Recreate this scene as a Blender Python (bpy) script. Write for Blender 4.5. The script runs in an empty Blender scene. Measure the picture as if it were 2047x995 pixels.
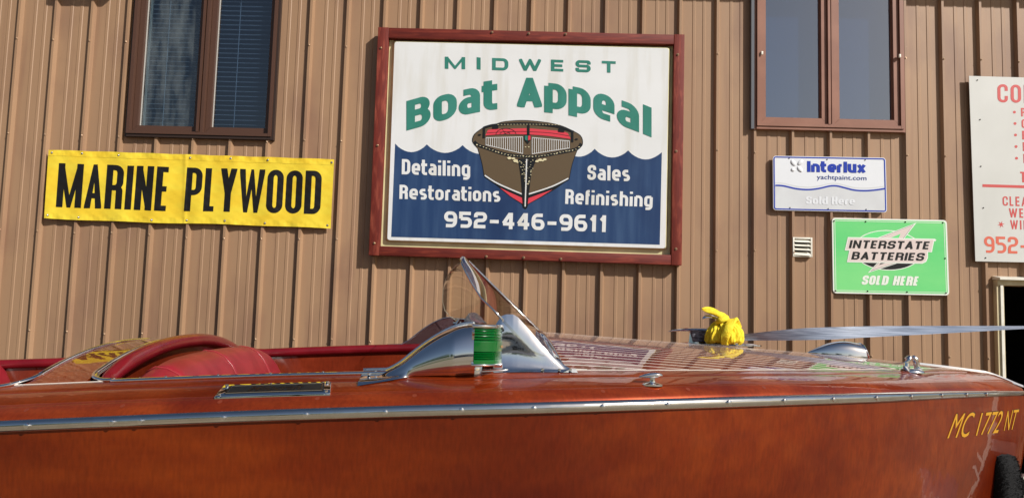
import bpy, bmesh, math, random
import numpy as np
from mathutils import Vector, Matrix
random.seed(7); rng = np.random.default_rng(7)
sc = bpy.context.scene
COL = sc.collection

# ------------------------------------------------------------------ camera
HZ = 1.75                      # eye height above the yard
FPX = 1500.0
PITCH, YAW, ROLL = .0842, -.0164, .0284
def basis(p, y, r):
    f = np.array([math.sin(y)*math.cos(p), math.cos(y)*math.cos(p), math.sin(p)])
    r0 = np.cross(f, [0, 0, 1]); r0 /= np.linalg.norm(r0); u0 = np.cross(r0, f)
    return math.cos(r)*r0+math.sin(r)*u0, -math.sin(r)*r0+math.cos(r)*u0, f
RT, UP, FW = basis(PITCH, YAW, ROLL)
CAM = np.array([0, 0, HZ])
def ray(px, py): return FW+RT*(px-1023.5)/FPX+UP*(497.5-py)/FPX
def at(px, py, Y):             # point of the sight line at depth Y
    d = ray(px, py); return CAM+d/d[1]*Y
def proj(p):
    q = np.asarray(p, float)-CAM; d = q@FW
    return 1023.5+FPX*(q@RT)/d, 497.5-FPX*(q@UP)/d
cam = bpy.data.cameras.new('camera'); co = bpy.data.objects.new('camera', cam); COL.objects.link(co)
cam.sensor_width = 36; cam.lens = 36*FPX/2047; cam.clip_start = .05; cam.clip_end = 900
M = Matrix(((RT[0], UP[0], -FW[0], 0), (RT[1], UP[1], -FW[1], 0), (RT[2], UP[2], -FW[2], HZ), (0, 0, 0, 1)))
co.matrix_world = M; sc.camera = co

# ------------------------------------------------------------------ light
SUN = np.array([.64, -.55, .575]); SUN /= np.linalg.norm(SUN)
w = bpy.data.worlds.new('World'); sc.world = w; w.use_nodes = True
nt = w.node_tree; sky = nt.nodes.new('ShaderNodeTexSky'); sky.sky_type = 'NISHITA'; sky.sun_disc = False
sky.sun_elevation = math.asin(SUN[2]); sky.sun_rotation = math.atan2(SUN[0], SUN[1]); sky.air_density = 1.0; sky.dust_density = 1.7
nt.links.new(sky.outputs[0], nt.nodes['Background'].inputs[0]); nt.nodes['Background'].inputs[1].default_value = .060
sun = bpy.data.lights.new('sun', 'SUN'); sun.energy = 4.4; sun.angle = math.radians(.5); sun.color = (1, .962, .912)
so = bpy.data.objects.new('sun', sun); COL.objects.link(so)
so.rotation_euler = Vector(SUN).to_track_quat('Z', 'Y').to_euler()
so.location = (4, -4, 8)
sc.view_settings.view_transform = 'Standard'; sc.view_settings.look = 'None'
sc.view_settings.exposure = .05; sc.view_settings.gamma = 1
sc.cycles.max_bounces = 10; sc.cycles.diffuse_bounces = 2; sc.cycles.transparent_max_bounces = 12
sc.cycles.use_denoising = True

# ------------------------------------------------------------------ materials
def lin(c):
    r = []
    for v in c:
        v /= 255.; r.append(v/12.92 if v <= .04045 else ((v+.055)/1.055)**2.4)
    return tuple(r)
def A(r, g, b, k=.95): return tuple(min(.9, v/k) for v in lin((r, g, b)))
def mat(name, col, rough=.5, metal=0., coat=0., coat_r=.03, ior=1.5, col2=None, nscale=(8, 8, 8), nlo=.4, nhi=.6, bump=0., bscale=(80, 80, 80), detail=5, col3=None, n3=(2, 2, 2), rvar=0., aniso=0.):
    m = bpy.data.materials.new(name); m.use_nodes = True; n = m.node_tree.nodes; l = m.node_tree.links
    b = n['Principled BSDF']; b.inputs['Base Color'].default_value = (*col, 1); b.inputs['Roughness'].default_value = rough
    b.inputs['Metallic'].default_value = metal; b.inputs['Coat Weight'].default_value = coat; b.inputs['Coat Roughness'].default_value = coat_r
    b.inputs['IOR'].default_value = ior; b.inputs['Anisotropic'].default_value = aniso
    tc = n.new('ShaderNodeTexCoord')
    def noise(s, det=5):
        mp = n.new('ShaderNodeMapping'); mp.inputs['Scale'].default_value = s; l.new(tc.outputs['Object'], mp.inputs[0])
        t = n.new('ShaderNodeTexNoise'); t.inputs['Scale'].default_value = 1; t.inputs['Detail'].default_value = det; l.new(mp.outputs[0], t.inputs['Vector']); return t
    def ramp(t, lo, hi):
        r = n.new('ShaderNodeMapRange'); r.inputs[1].default_value = lo; r.inputs[2].default_value = hi; l.new(t.outputs[0], r.inputs[0]); return r
    out = None
    if col2:
        t = noise(nscale, detail); r = ramp(t, nlo, nhi)
        mx = n.new('ShaderNodeMix'); mx.data_type = 'RGBA'; l.new(r.outputs[0], mx.inputs[0])
        mx.inputs[6].default_value = (*col, 1); mx.inputs[7].default_value = (*col2, 1); out = mx.outputs[2]
        if rvar:
            rr = n.new('ShaderNodeMapRange'); rr.inputs[1].default_value = nlo; rr.inputs[2].default_value = nhi
            rr.inputs[3].default_value = rough; rr.inputs[4].default_value = rough+rvar; l.new(t.outputs[0], rr.inputs[0]); l.new(rr.outputs[0], b.inputs['Roughness'])
    if col3:
        t = noise(n3, 6); r = ramp(t, .5, .72)
        mx = n.new('ShaderNodeMix'); mx.data_type = 'RGBA'; l.new(r.outputs[0], mx.inputs[0])
        if out: l.new(out, mx.inputs[6])
        else: mx.inputs[6].default_value = (*col, 1)
        mx.inputs[7].default_value = (*col3, 1); out = mx.outputs[2]
    if out: l.new(out, b.inputs['Base Color'])
    if bump:
        t = noise(bscale, 4); bp = n.new('ShaderNodeBump'); bp.inputs['Strength'].default_value = 1; bp.inputs['Distance'].default_value = bump
        l.new(t.outputs[0], bp.inputs['Height']); l.new(bp.outputs[0], b.inputs['Normal'])
    return m
def panel_tint(m, k=.07):
    n = m.node_tree.nodes; l = m.node_tree.links; b = n['Principled BSDF']; src = b.inputs['Base Color'].links[0].from_socket
    oi = n.new('ShaderNodeObjectInfo'); r = n.new('ShaderNodeMapRange'); r.inputs[3].default_value = 1-k; r.inputs[4].default_value = 1+k; l.new(oi.outputs['Random'], r.inputs[0])
    vm = n.new('ShaderNodeVectorMath'); vm.operation = 'SCALE'; l.new(src, vm.inputs[0]); l.new(r.outputs[0], vm.inputs['Scale']); l.new(vm.outputs[0], b.inputs['Base Color'])
def streaks(m, dark, amt=.5, sc_=(16, 16, .7), lo=.56, hi=.74):
    n = m.node_tree.nodes; l = m.node_tree.links; b = n['Principled BSDF']; src = b.inputs['Base Color'].links[0].from_socket
    tc = n.new('ShaderNodeTexCoord'); mp = n.new('ShaderNodeMapping'); mp.inputs['Scale'].default_value = sc_; l.new(tc.outputs['Object'], mp.inputs[0])
    t = n.new('ShaderNodeTexNoise'); t.inputs['Scale'].default_value = 1; t.inputs['Detail'].default_value = 7; l.new(mp.outputs[0], t.inputs['Vector'])
    r = n.new('ShaderNodeMapRange'); r.inputs[1].default_value = lo; r.inputs[2].default_value = hi; r.inputs[4].default_value = amt; l.new(t.outputs[0], r.inputs[0])
    mx = n.new('ShaderNodeMix'); mx.data_type = 'RGBA'; l.new(r.outputs[0], mx.inputs[0]); l.new(src, mx.inputs[6]); mx.inputs[7].default_value = (*dark, 1); l.new(mx.outputs[2], b.inputs['Base Color'])
def glass_mat(name, tint, ior=1.5, refl=None, dirt=None):
    m = bpy.data.materials.new(name); m.use_nodes = True; n = m.node_tree.nodes; l = m.node_tree.links
    out = n['Material Output']; n.remove(n['Principled BSDF'])
    tr = n.new('ShaderNodeBsdfTransparent'); tr.inputs[0].default_value = (*tint, 1)
    gl = n.new('ShaderNodeBsdfGlossy'); gl.inputs['Roughness'].default_value = .01; gl.inputs['Color'].default_value = (.95, .97, 1, 1)
    fr = n.new('ShaderNodeFresnel'); fr.inputs[0].default_value = ior
    ge = n.new('ShaderNodeNewGeometry'); sb = n.new('ShaderNodeMath'); sb.operation = 'SUBTRACT'; sb.inputs[0].default_value = 1.; l.new(ge.outputs['Backfacing'], sb.inputs[1])
    mu = n.new('ShaderNodeMath'); mu.operation = 'MULTIPLY'; l.new(fr.outputs[0], mu.inputs[0]); l.new(sb.outputs[0], mu.inputs[1])
    mx = n.new('ShaderNodeMixShader'); l.new(mu.outputs[0], mx.inputs[0]); l.new(tr.outputs[0], mx.inputs[1]); l.new(gl.outputs[0], mx.inputs[2])
    last = mx.outputs[0]
    if dirt:
        tc = n.new('ShaderNodeTexCoord'); mp = n.new('ShaderNodeMapping'); mp.inputs['Scale'].default_value = (13, 9, 3.2); l.new(tc.outputs['Object'], mp.inputs[0])
        t = n.new('ShaderNodeTexNoise'); t.inputs['Scale'].default_value = 1; t.inputs['Detail'].default_value = 8; t.inputs['Roughness'].default_value = .65; l.new(mp.outputs[0], t.inputs['Vector'])
        r = n.new('ShaderNodeMapRange'); r.inputs[1].default_value = .38; r.inputs[2].default_value = .75; r.inputs[4].default_value = dirt; l.new(t.outputs[0], r.inputs[0])
        df = n.new('ShaderNodeBsdfDiffuse'); df.inputs[0].default_value = (.55, .6, .58, 1)
        m2 = n.new('ShaderNodeMixShader'); l.new(r.outputs[0], m2.inputs[0]); l.new(last, m2.inputs[1]); l.new(df.outputs[0], m2.inputs[2]); last = m2.outputs[0]
    l.new(last, out.inputs[0]); return m

TAN = mat('tan painted steel', A(164, 131, 101), .5, col2=A(151, 119, 91), nscale=(1.1, 1.1, .35), nlo=.35, nhi=.7, col3=A(140, 108, 86), n3=(3.2, 3.2, 1.6), bump=.0006, bscale=(9, 9, 2.5), detail=8)
panel_tint(TAN, .035); streaks(TAN, A(126, 92, 74), .42); streaks(TAN, A(196, 170, 140), .5, (90, 90, 45), .72, .80)
TRIMTAN = mat('tan trim steel', A(182, 148, 116), .45)
SCREWM = mat('painted screw', A(190, 160, 130), .35, .4)
DARKSCREW = mat('weathered dark screw', (.05, .045, .04), .4, .7)
BRASS = mat('brassy screw', A(200, 165, 130), .3, .9)
REDW = mat('weathered red painted board', A(118, 38, 22), .7, col2=A(98, 26, 15), nscale=(70, 70, 5), nlo=.35, nhi=.65, col3=A(156, 74, 54), n3=(34, 34, 7), bump=.0009, bscale=(160, 160, 12), detail=9)
REDH = mat('weathered red painted rail', A(112, 33, 18), .68, col2=A(92, 22, 12), nscale=(5, 70, 70), nlo=.35, nhi=.65, col3=A(138, 54, 34), n3=(6, 40, 50), bump=.0009, bscale=(9, 100, 120), detail=9)
CREAM = mat('cream plastic edge', A(226, 219, 168), .4, col2=A(205, 198, 150), nscale=(5, 5, 5))
SIGNW = mat('white sign face', A(226, 228, 228), .3, col2=A(218, 220, 219), nscale=(2, 2, 4), nlo=.3, nhi=.8, col3=A(212, 212, 206), n3=(14, 14, 1.6))
BLUE = mat('sign blue', A(36, 62, 102), .33, col2=A(58, 84, 120), nscale=(26, 26, 1.6), nlo=.42, nhi=.8, detail=7, col3=A(30, 52, 90), n3=(2.4, 2, 2))
GREEN = mat('sign green', A(48, 122, 106), .35, col2=A(60, 132, 118), nscale=(8, 8, 3))
BROWNP = mat('sign brown', A(94, 78, 56), .4)
BLACKP = mat('sign black', A(18, 20, 22), .35)
REDP = mat('sign red', A(212, 62, 76), .4)
GOLDP = mat('sign pale yellow', A(215, 205, 165), .4)
YEL = mat('yellow vinyl banner', A(247, 212, 62), .42, col2=A(240, 202, 52), nscale=(3, 3, 12), bump=.0005, bscale=(50, 50, 90))
YBLK = mat('black banner print', A(24, 22, 22), .38)
MET = mat('dull metal', (.42, .40, .38), .32, .9)
LUXW = mat('enamel white', A(228, 231, 235), .25)
LUXG = mat('enamel pale grey', A(214, 217, 219), .3, col2=A(208, 210, 212), nscale=(6, 6, 6))
LUXB = mat('enamel royal blue', A(28, 58, 168), .3)
LUXN = mat('enamel navy text', A(52, 72, 140), .3)
BATG = mat('battery sign green', A(96, 208, 122), .28, col2=A(132, 220, 136), nscale=(1.2, 1, 3.2), nlo=.35, nhi=.7)
BATD = mat('battery sign mid green', A(110, 225, 135), .28)
BATP = mat('battery sign pale pink', A(222, 206, 200), .3)
BATW = mat('battery sign white', A(232, 236, 226), .3)
CMPW = mat('aluminium sign white', A(214, 214, 209), .35, col2=A(204, 204, 198), nscale=(4, 4, 3), nlo=.3, nhi=.75)
CMPR = mat('faded red vinyl', A(203, 76, 72), .45)
CMPO = mat('faded orange red vinyl', A(218, 104, 80), .45)
DBRN = mat('dark brown window frame', A(82, 56, 44), .45)
DBRN2 = mat('dark bronze trim', A(52, 38, 32), .45)
RBRN = mat('reddish brown window frame', A(150, 104, 84), .45, col2=A(140, 95, 76), nscale=(6, 6, 6))
GREYST = mat('grey flashing strip', A(96, 98, 104), .4)
WHITEP = mat('white painted metal', A(232, 228, 214), .45, col2=A(214, 208, 190), nscale=(20, 20, 20), nlo=.45, nhi=.8)
CREAMP = mat('cream painted door trim', A(222, 206, 168), .5, col2=A(206, 190, 152), nscale=(10, 10, 3))
GLASSD = glass_mat('dark window glass', (.62, .7, .78), 2.3)
GLASSW = glass_mat('dusty window glass', (.62, .7, .76), 2.2, dirt=.16)
GLASSR = glass_mat('reflective window glass', (.45, .55, .65), 4.2)
GLASSB = glass_mat('boat windshield glass', (.93, .92, .88), 1.4)
BLIND = mat('window blind slat', (.5, .52, .54), .5)
DARKIN = mat('dark interior', (.02, .02, .022), .8)  # near-black colour stands in for the shade inside rooms and openings
CURT = mat('pale curtain', (.55, .5, .4), .7)
CHROME = mat('chrome', (.86, .87, .88), .035, 1.0)
CHROME2 = mat('worn chrome', (.80, .80, .79), .09, 1.0, col2=(.74, .73, .70), nscale=(30, 30, 30), rvar=.07)
LENS = mat('green sidelight lens', (.0, .115, .016), .22, 0, coat=1, coat_r=.02)
LENS.node_tree.nodes['Principled BSDF'].inputs['Transmission Weight'].default_value = .0
MAROON = mat('pebbled maroon vinyl', (.045, .008, .012), .28, bump=.004, bscale=(420, 420, 420), detail=2)
REDV = mat('red vinyl upholstery', (.32, .018, .028), .38, col2=(.26, .012, .02), nscale=(12, 12, 12), bump=.0003, bscale=(500, 500, 500))
REDPIPE = mat('dark red vinyl roll', (.19, .008, .014), .2, col2=(.15, .006, .011), nscale=(10, 10, 10))
PIPING = mat('red vinyl piping', (.36, .04, .045), .25)
SLIVER = mat('pale seat board', (.42, .38, .42), .4)
CAULK = mat('white deck caulk', A(232, 218, 206), .3, coat=1, coat_r=.03)
SEAM = mat('dark seam compound', (.045, .008, .003), .3, coat=1)
BLACKV = mat('black carpet', (.012, .012, .013), .95, bump=.004, bscale=(300, 300, 300))
ENAMEL = mat('nameplate enamel', (.03, .032, .034), .3, .5)
TOWEL = mat('yellow microfibre', A(250, 218, 52), .85, col2=A(244, 204, 36), nscale=(60, 60, 60), bump=.0022, bscale=(260, 260, 260))
WEB = mat('grey blue webbing', A(146, 156, 174), .5, col2=A(98, 108, 126), nscale=(6, 60, 420), nlo=.4, nhi=.62, bump=.0006, bscale=(30, 200, 900))
WEBD = mat('grey webbing wrapped', A(112, 112, 120), .6, col2=A(60, 60, 68), nscale=(60, 60, 160), nlo=.42, nhi=.6, bump=.0012, bscale=(200, 200, 400))
GOLD = mat('gold leaf lettering', A(208, 152, 40), .35, .2)
GALV = mat('galvanised trailer steel', (.55, .55, .55), .4, .9)
TYRE = mat('tyre rubber', (.02, .02, .02), .8)
BOTT = mat('antifouling bottom', (.20, .03, .025), .5)

def wood(name, c1, c2, c3, metal=.0, rough=.42, gs=(2.2, 34, 34), coat=1., fs=(5, 3, 3), base_spec=.5):
    m = mat(name, c1, rough, metal, coat=coat, coat_r=.012, col2=c2, nscale=gs, nlo=.36, nhi=.64, detail=9, aniso=.0)
    n = m.node_tree.nodes; l = m.node_tree.links; b = n['Principled BSDF']
    src = b.inputs['Base Color'].links[0].from_socket
    tc = [q for q in n if q.type == 'TEX_COORD'][0]
    mp = n.new('ShaderNodeMapping'); mp.inputs['Scale'].default_value = fs; l.new(tc.outputs['Object'], mp.inputs[0])
    t = n.new('ShaderNodeTexNoise'); t.inputs['Scale'].default_value = 1; t.inputs['Detail'].default_value = 3; l.new(mp.outputs[0], t.inputs['Vector'])
    r = n.new('ShaderNodeMapRange'); r.inputs[1].default_value = .35; r.inputs[2].default_value = .7; l.new(t.outputs[0], r.inputs[0])
    mx = n.new('ShaderNodeMix'); mx.data_type = 'RGBA'; l.new(r.outputs[0], mx.inputs[0]); l.new(src, mx.inputs[6]); mx.inputs[7].default_value = (*c3, 1)
    # fine ribbon figure
    mp2 = n.new('ShaderNodeMapping'); mp2.inputs['Scale'].default_value = (120, 120, 30); l.new(tc.outputs['Object'], mp2.inputs[0])
    t2 = n.new('ShaderNodeTexNoise'); t2.inputs['Scale'].default_value = 1; t2.inputs['Detail'].default_value = 4; l.new(mp2.outputs[0], t2.inputs['Vector'])
    r2 = n.new('ShaderNodeMapRange'); r2.inputs[1].default_value = .3; r2.inputs[2].default_value = .7; r2.inputs[3].default_value = .87; r2.inputs[4].default_value = 1.14; l.new(t2.outputs[0], r2.inputs[0])
    vm = n.new('ShaderNodeVectorMath'); vm.operation = 'SCALE'; l.new(mx.outputs[2], vm.inputs[0]); l.new(r2.outputs[0], vm.inputs['Scale'])
    l.new(vm.outputs[0], b.inputs['Base Color']); b.inputs['Coat IOR'].default_value = 1.46; b.inputs['Specular IOR Level'].default_value = .08
    # long soft ripple of the varnish
    mp3 = n.new('ShaderNodeMapping'); mp3.inputs['Scale'].default_value = (7, 16, 16); l.new(tc.outputs['Object'], mp3.inputs[0])
    t3 = n.new('ShaderNodeTexNoise'); t3.inputs['Scale'].default_value = 1; t3.inputs['Detail'].default_value = 2; l.new(mp3.outputs[0], t3.inputs['Vector'])
    bp = n.new('ShaderNodeBump'); bp.inputs['Strength'].default_value = 1; bp.inputs['Distance'].default_value = .0007
    l.new(t3.outputs[0], bp.inputs['Height']); l.new(bp.outputs[0], b.inputs['Coat Normal'])
    return m
HULLW = wood('varnished mahogany topsides', (.150, .0175, .0014), (.195, .0280, .0022), (.082, .0066, .0007), 0, .5, gs=(2.6, 40, 13), fs=(1.1, 3, 3.2))
HULLW.node_tree.nodes['Principled BSDF'].inputs['Coat IOR'].default_value = 1.37
DECKW = wood('varnished mahogany deck', (.24, .030, .0045), (.33, .052, .008), (.15, .014, .0025), .28, .33)
PLANKW = wood('varnished mahogany foredeck plank', (.20, .022, .004), (.26, .034, .007), (.14, .014, .003), .2, .42)
INW = wood('varnished mahogany cockpit side', (.17, .022, .007), (.21, .03, .009), (.12, .014, .004), 0, .45)

# ------------------------------------------------------------------ builders
def wloc(o):
    v = Vector((0, 0, 0))
    while o is not None: v += o.location; o = o.parent
    return v
class MB:
    def __init__(s): s.v = []; s.f = []; s.m = []
    def add(s, vs, fs, mi=0):
        k = len(s.v); s.v += [tuple(map(float, p)) for p in vs]; s.f += [tuple(i+k for i in f) for f in fs]; s.m += [mi]*len(fs)
    def box(s, x0, x1, y0, y1, z0, z1, mi=0):
        s.add([(x0, y0, z0), (x1, y0, z0), (x1, y1, z0), (x0, y1, z0), (x0, y0, z1), (x1, y0, z1), (x1, y1, z1), (x0, y1, z1)],
              [(0, 3, 2, 1), (4, 5, 6, 7), (0, 1, 5, 4), (1, 2, 6, 5), (2, 3, 7, 6), (3, 0, 4, 7)], mi)
    def hexa(s, a, b, mi=0):   # a, b: matching loops of points (front, back)
        n = len(a); s.add(list(a)+list(b), [tuple(range(n)), tuple(range(2*n-1, n-1, -1))]+[(i, i+n, (i+1) % n+n, (i+1) % n) for i in range(n)], mi)
    def grid(s, fn, nu, nv, mi=0, flip=False):
        vs = [fn(i/nu, j/nv) for i in range(nu+1) for j in range(nv+1)]
        fs = []
        for i in range(nu):
            for j in range(nv):
                a = i*(nv+1)+j; q = (a, a+nv+1, a+nv+2, a+1); fs.append(q[::-1] if flip else q)
        s.add(vs, fs, mi)
    def tube(s, path, r, n=10, caps=True, sq=None, closed=False, mi=0):
        P = [np.array(p, float) for p in path]; k = len(P); rings = []
        for i in range(k):
            a = P[(i-1) % k] if (closed or i > 0) else P[i]; b = P[(i+1) % k] if (closed or i < k-1) else P[i]
            t = b-a; t /= (np.linalg.norm(t)+1e-9)
            up = np.array([0, 0, 1.]) if abs(t[2]) < .95 else np.array([0, 1., 0])
            x = np.cross(t, up); x /= np.linalg.norm(x); y = np.cross(x, t)
            rr = r[i] if hasattr(r, '__len__') else r
            for j in range(n):
                an = 2*math.pi*j/n; cx, cy = math.cos(an), math.sin(an)
                if sq: cx *= sq[0]; cy *= sq[1]
                rings.append(P[i]+x*rr*cx+y*rr*cy)
        fs = []
        for i in range(k if closed else k-1):
            for j in range(n):
                a = i*n+j; b = i*n+(j+1) % n; c = ((i+1) % k)*n+(j+1) % n; d = ((i+1) % k)*n+j; fs.append((a, d, c, b))
        if caps and not closed: fs += [tuple(range(n)), tuple(range(k*n-1, (k-1)*n-1, -1))]
        s.add(rings, fs, mi)
    def build(s, name, mats, parent=None, smooth=False, auto=None, loc=None):
        me = bpy.data.meshes.new(name); o = bpy.data.objects.new(name, me)
        off = wloc(parent) if parent else Vector((0, 0, 0))
        if loc is not None: o.location = Vector(loc)-off; off = Vector(loc)
        me.from_pydata([(p[0]-off.x, p[1]-off.y, p[2]-off.z) for p in s.v], [], s.f)
        if not isinstance(mats, (list, tuple)): mats = [mats]
        for m in mats: me.materials.append(m)
        if len(mats) > 1: me.polygons.foreach_set('material_index', s.m)
        bm = bmesh.new(); bm.from_mesh(me)
        if smooth: bmesh.ops.remove_doubles(bm, verts=bm.verts, dist=1e-6)
        if auto is not False: bmesh.ops.recalc_face_normals(bm, faces=bm.faces)
        bm.to_mesh(me); bm.free()
        if smooth:
            me.polygons.foreach_set('use_smooth', [True]*len(me.polygons))
            if smooth is not True: me.set_sharp_from_angle(angle=math.radians(smooth))
        me.update()
        if parent: o.parent = parent
        COL.objects.link(o); return o
MB.src = lambda s, name, m, parent, smooth=False: s.build(name, m, parent, smooth=smooth, loc=(0, 0, 0))
def bevel(o, wd=.003, seg=2):
    bm = bmesh.new(); bm.from_mesh(o.data)
    bmesh.ops.bevel(bm, geom=[e for e in bm.edges if len(e.link_faces) == 2 and e.calc_face_angle(0) > .5], offset=wd, segments=seg, affect='EDGES', profile=.5)
    bm.to_mesh(o.data); bm.free()
    o.data.polygons.foreach_set('use_smooth', [True]*len(o.data.polygons)); o.data.set_sharp_from_angle(angle=math.radians(50)); return o
def thing(name, label, cat, loc, group=None, kind=None):
    o = bpy.data.objects.new(name, None); o.empty_display_size = .1; COL.objects.link(o); o.location = loc
    o['label'] = label; o['category'] = cat
    if group: o['group'] = group
    if kind: o['kind'] = kind
    return o
def tag(o, label, cat, group=None): o['label'] = label; o['category'] = cat; (group and o.__setitem__('group', group)); return o
def inst(src, loc, parent, rot=None):
    c = src.copy(); COL.objects.link(c); c.parent = parent; c.location = Vector(loc)-wloc(parent)
    if rot is not None: c.rotation_euler = rot
    return c

def cr(xs, ys):                # smooth curve through points
    xs = np.array(xs, float); ys = np.array(ys, float)
    m = np.gradient(ys, xs)
    def f(x):
        x = np.clip(x, xs[0], xs[-1]); i = int(np.clip(np.searchsorted(xs, x)-1, 0, len(xs)-2))
        h = xs[i+1]-xs[i]; t = (x-xs[i])/h
        return (2*t**3-3*t*t+1)*ys[i]+(t**3-2*t*t+t)*h*m[i]+(-2*t**3+3*t*t)*ys[i+1]+(t**3-t*t)*h*m[i+1]
    return f

# ------------------------------------------------------------------ lettering: squared stroke alphabet
def glyph_strokes(c, xh=.72, leg=False):
    R = 1
    G = {
     'A': [[(-.06, -.12, 0), (.5, 1.0, 0), (1.06, -.12, 0)], [(.2, .26, 0), (.8, .26, 0)]],
     'B': [[(0, -.2, 0), (0, 1.2, 0)], [(0, 1, 0), (.94, 1, R), (.94, .53, R), (0, .53, 0)], [(0, .53, 0), (1, .53, R), (1, 0, R), (0, 0, 0)]],
     'C': [[(1, .66, 0), (1, 1, R), (0, 1, R), (0, 0, R), (1, 0, R), (1, .34, 0)]],
     'D': [[(0, -.2, 0), (0, 1.2, 0)], [(0, 1, 0), (1, 1, R), (1, 0, R), (0, 0, 0)]],
     'E': [[(1.1, 1, 0), (0, 1, 0), (0, 0, 0), (1.1, 0, 0)], [(0, .5, 0), (1, .5, 0)]],
     'H': [[(0, -.2, 0), (0, 1.2, 0)], [(1, -.2, 0), (1, 1.2, 0)], [(0, .5, 0), (1, .5, 0)]],
     'I': [[(0, -.2, 0), (0, 1.2, 0)]],
     'L': [[(0, 1.2, 0), (0, 0, 0), (1.1, 0, 0)]],
     'M': [[(0, -.2, 0), (0, 1.2, 0)], [(1, -.2, 0), (1, 1.2, 0)], [(-.02, 1.12, 0), (.5, -.02, 0), (1.02, 1.12, 0), 'thin']],
     'N': [[(0, -.2, 0), (0, 1.2, 0)], [(1, -.2, 0), (1, 1.2, 0)], [(-.02, 1.1, 0), (1.02, -.1, 0), 'thin']],
     'O': [[(0, .5, 0), (0, 1, R), (1, 1, R), (1, 0, R), (0, 0, R), (0, .5, 0)]],
     'P': [[(0, -.2, 0), (0, 1.2, 0)], [(0, 1, 0), (1, 1, R), (1, .42, R), (0, .42, 0)]],
     'R': [[(0, -.2, 0), (0, 1.2, 0)], [(0, 1, 0), (1, 1, R), (1, .48, R), (0, .48, 0)], [(.4, .48, 0), (.98, .48, R), (1, -.2, 0)]],
     'S': [[(1, .70, 0), (1, 1, R), (0, 1, R), (0, .52, R), (1, .52, R), (1, 0, R), (0, 0, R), (0, .30, 0)]],
     'T': [[(-.15, 1, 0), (1.15, 1, 0)], [(.5, 1, 0), (.5, -.2, 0)]],
     'W': [[(-.04, 1.12, 0), (.24, -.05, 0), (.5, .95, 0), (.76, -.05, 0), (1.04, 1.12, 0)]],
     'Y': [[(-.06, 1.12, 0), (.5, .42, 0), (1.06, 1.12, 0)], [(.5, .46, 0), (.5, -.2, 0)]],
     'a': [[(.04, xh, 0), (1, xh, R), (1, -.2, 0)], [(1, 0, 0), (0, 0, R), (0, xh*.56, R), (1, xh*.56, 0)]],
     'e': [[(1, 0, 0), (0, 0, R), (0, xh, R), (1, xh, R), (1, xh*.46, 0), (0, xh*.46, 0)]],
     'i': [[(0, -.2, 0), (0, xh, 0)], [(0, .93, 0), (0, 1.2, 0)]],
     'l': [[(0, -.2, 0), (0, 1.2, 0)]],
     'n': [[(0, -.2, 0), (0, xh, 0)], [(0, xh, 0), (1, xh, R), (1, -.2, 0)]],
     'o': [[(0, xh/2, 0), (0, xh, R), (1, xh, R), (1, 0, R), (0, 0, R), (0, xh/2, 0)]],
     'd': [[(0, xh/2, 0), (0, xh, R), (1, xh, 0)], [(1, 0, 0), (0, 0, R), (0, xh/2, 0)], [(1, -.2, 0), (1, 1.2, 0)]],
     'r': [[(0, -.2, 0), (0, xh, 0)], [(0, xh, 0), (1.1, xh, 0)]],
     's': [[(.95, xh, 0), (0, xh, R), (0, xh*.52, R), (1, xh*.48, R), (1, 0, R), (0.02, 0, 0)]],
     't': [[(.2, 1.2, 0), (.2, 0, R), (1.2, 0, 0)], [(-.5, xh, 0), (1.2, xh, 0)]],
     'u': [[(0, xh+.2, 0), (0, 0, R), (1, 0, 0)], [(1, -.2, 0), (1, xh+.2, 0)]],
     'x': [[(-.05, xh+.1, 0), (1.05, -.1, 0)], [(-.05, -.1, 0), (1.05, xh+.1, 0)]],
     'c': [[(1, xh, 0), (0, xh, R), (0, 0, R), (1, 0, 0)]],
     'g': [[(0, xh/2, 0), (0, xh, R), (1, xh, 0)], [(1, 0, 0), (0, 0, R), (0, xh/2, 0)], [(1, xh, 0), (1, -.27, R), (0, -.27, 0)]],
     'p': [[(0, xh, 0), (0, -.32, 0)], [(0, xh, 0), (1, xh, R), (1, 0, R), (0, 0, 0)]],
     'f': [[(1.1, 1, 0), (.3, 1, R), (.3, -.2, 0)], [(-.1, xh, 0), (1.1, xh, 0)]],
     'h': [[(0, -.2, 0), (0, 1.2, 0)], [(0, xh, 0), (1, xh, R), (1, -.2, 0)]],
     '9': [[(.02, 0, 0), (1, 0, R), (1, 1, R), (0, 1, R), (0, .44, R), (1, .44, 0)]],
     '6': [[(.98, 1, 0), (0, 1, R), (0, 0, R), (1, 0, R), (1, .56, R), (0, .56, 0)]],
     '5': [[(1.05, 1, 0), (0, 1, 0), (0, .58, 0)], [(0, .58, 0), (1, .58, R), (1, 0, R), (0, 0, 0)]],
     '2': [[(0, .72, 0), (0, 1, R), (1, 1, R), (1, .5, R), (0, .46, R), (0, 0, 0), (1.05, 0, 0)]],
     '4': [[(.78, -.2, 0), (.78, 1.2, 0)], [(.7, 1.08, 0), (0, .3, 0)], [(-.05, .27, 0), (1.15, .27, 0)]],
     '1': [[(.7, -.2, 0), (.7, 1.2, 0)], [(.0, .72, 0), (.7, 1.0, 0)]],
     '-': [[(-.1, .42, 0), (1.1, .42, 0)]],
    }
    return G[c]
GW = {'I': 0, 'i': 0, 'l': 0, 'M': 1.45, 'W': 1.55, 'm': 1.5, 't': .8, 'r': .72, 'f': .72, '1': .62, '-': .85, 'E': .82, 'L': .78, 'a': .95, 's': .9, 'T': .95}
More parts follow.
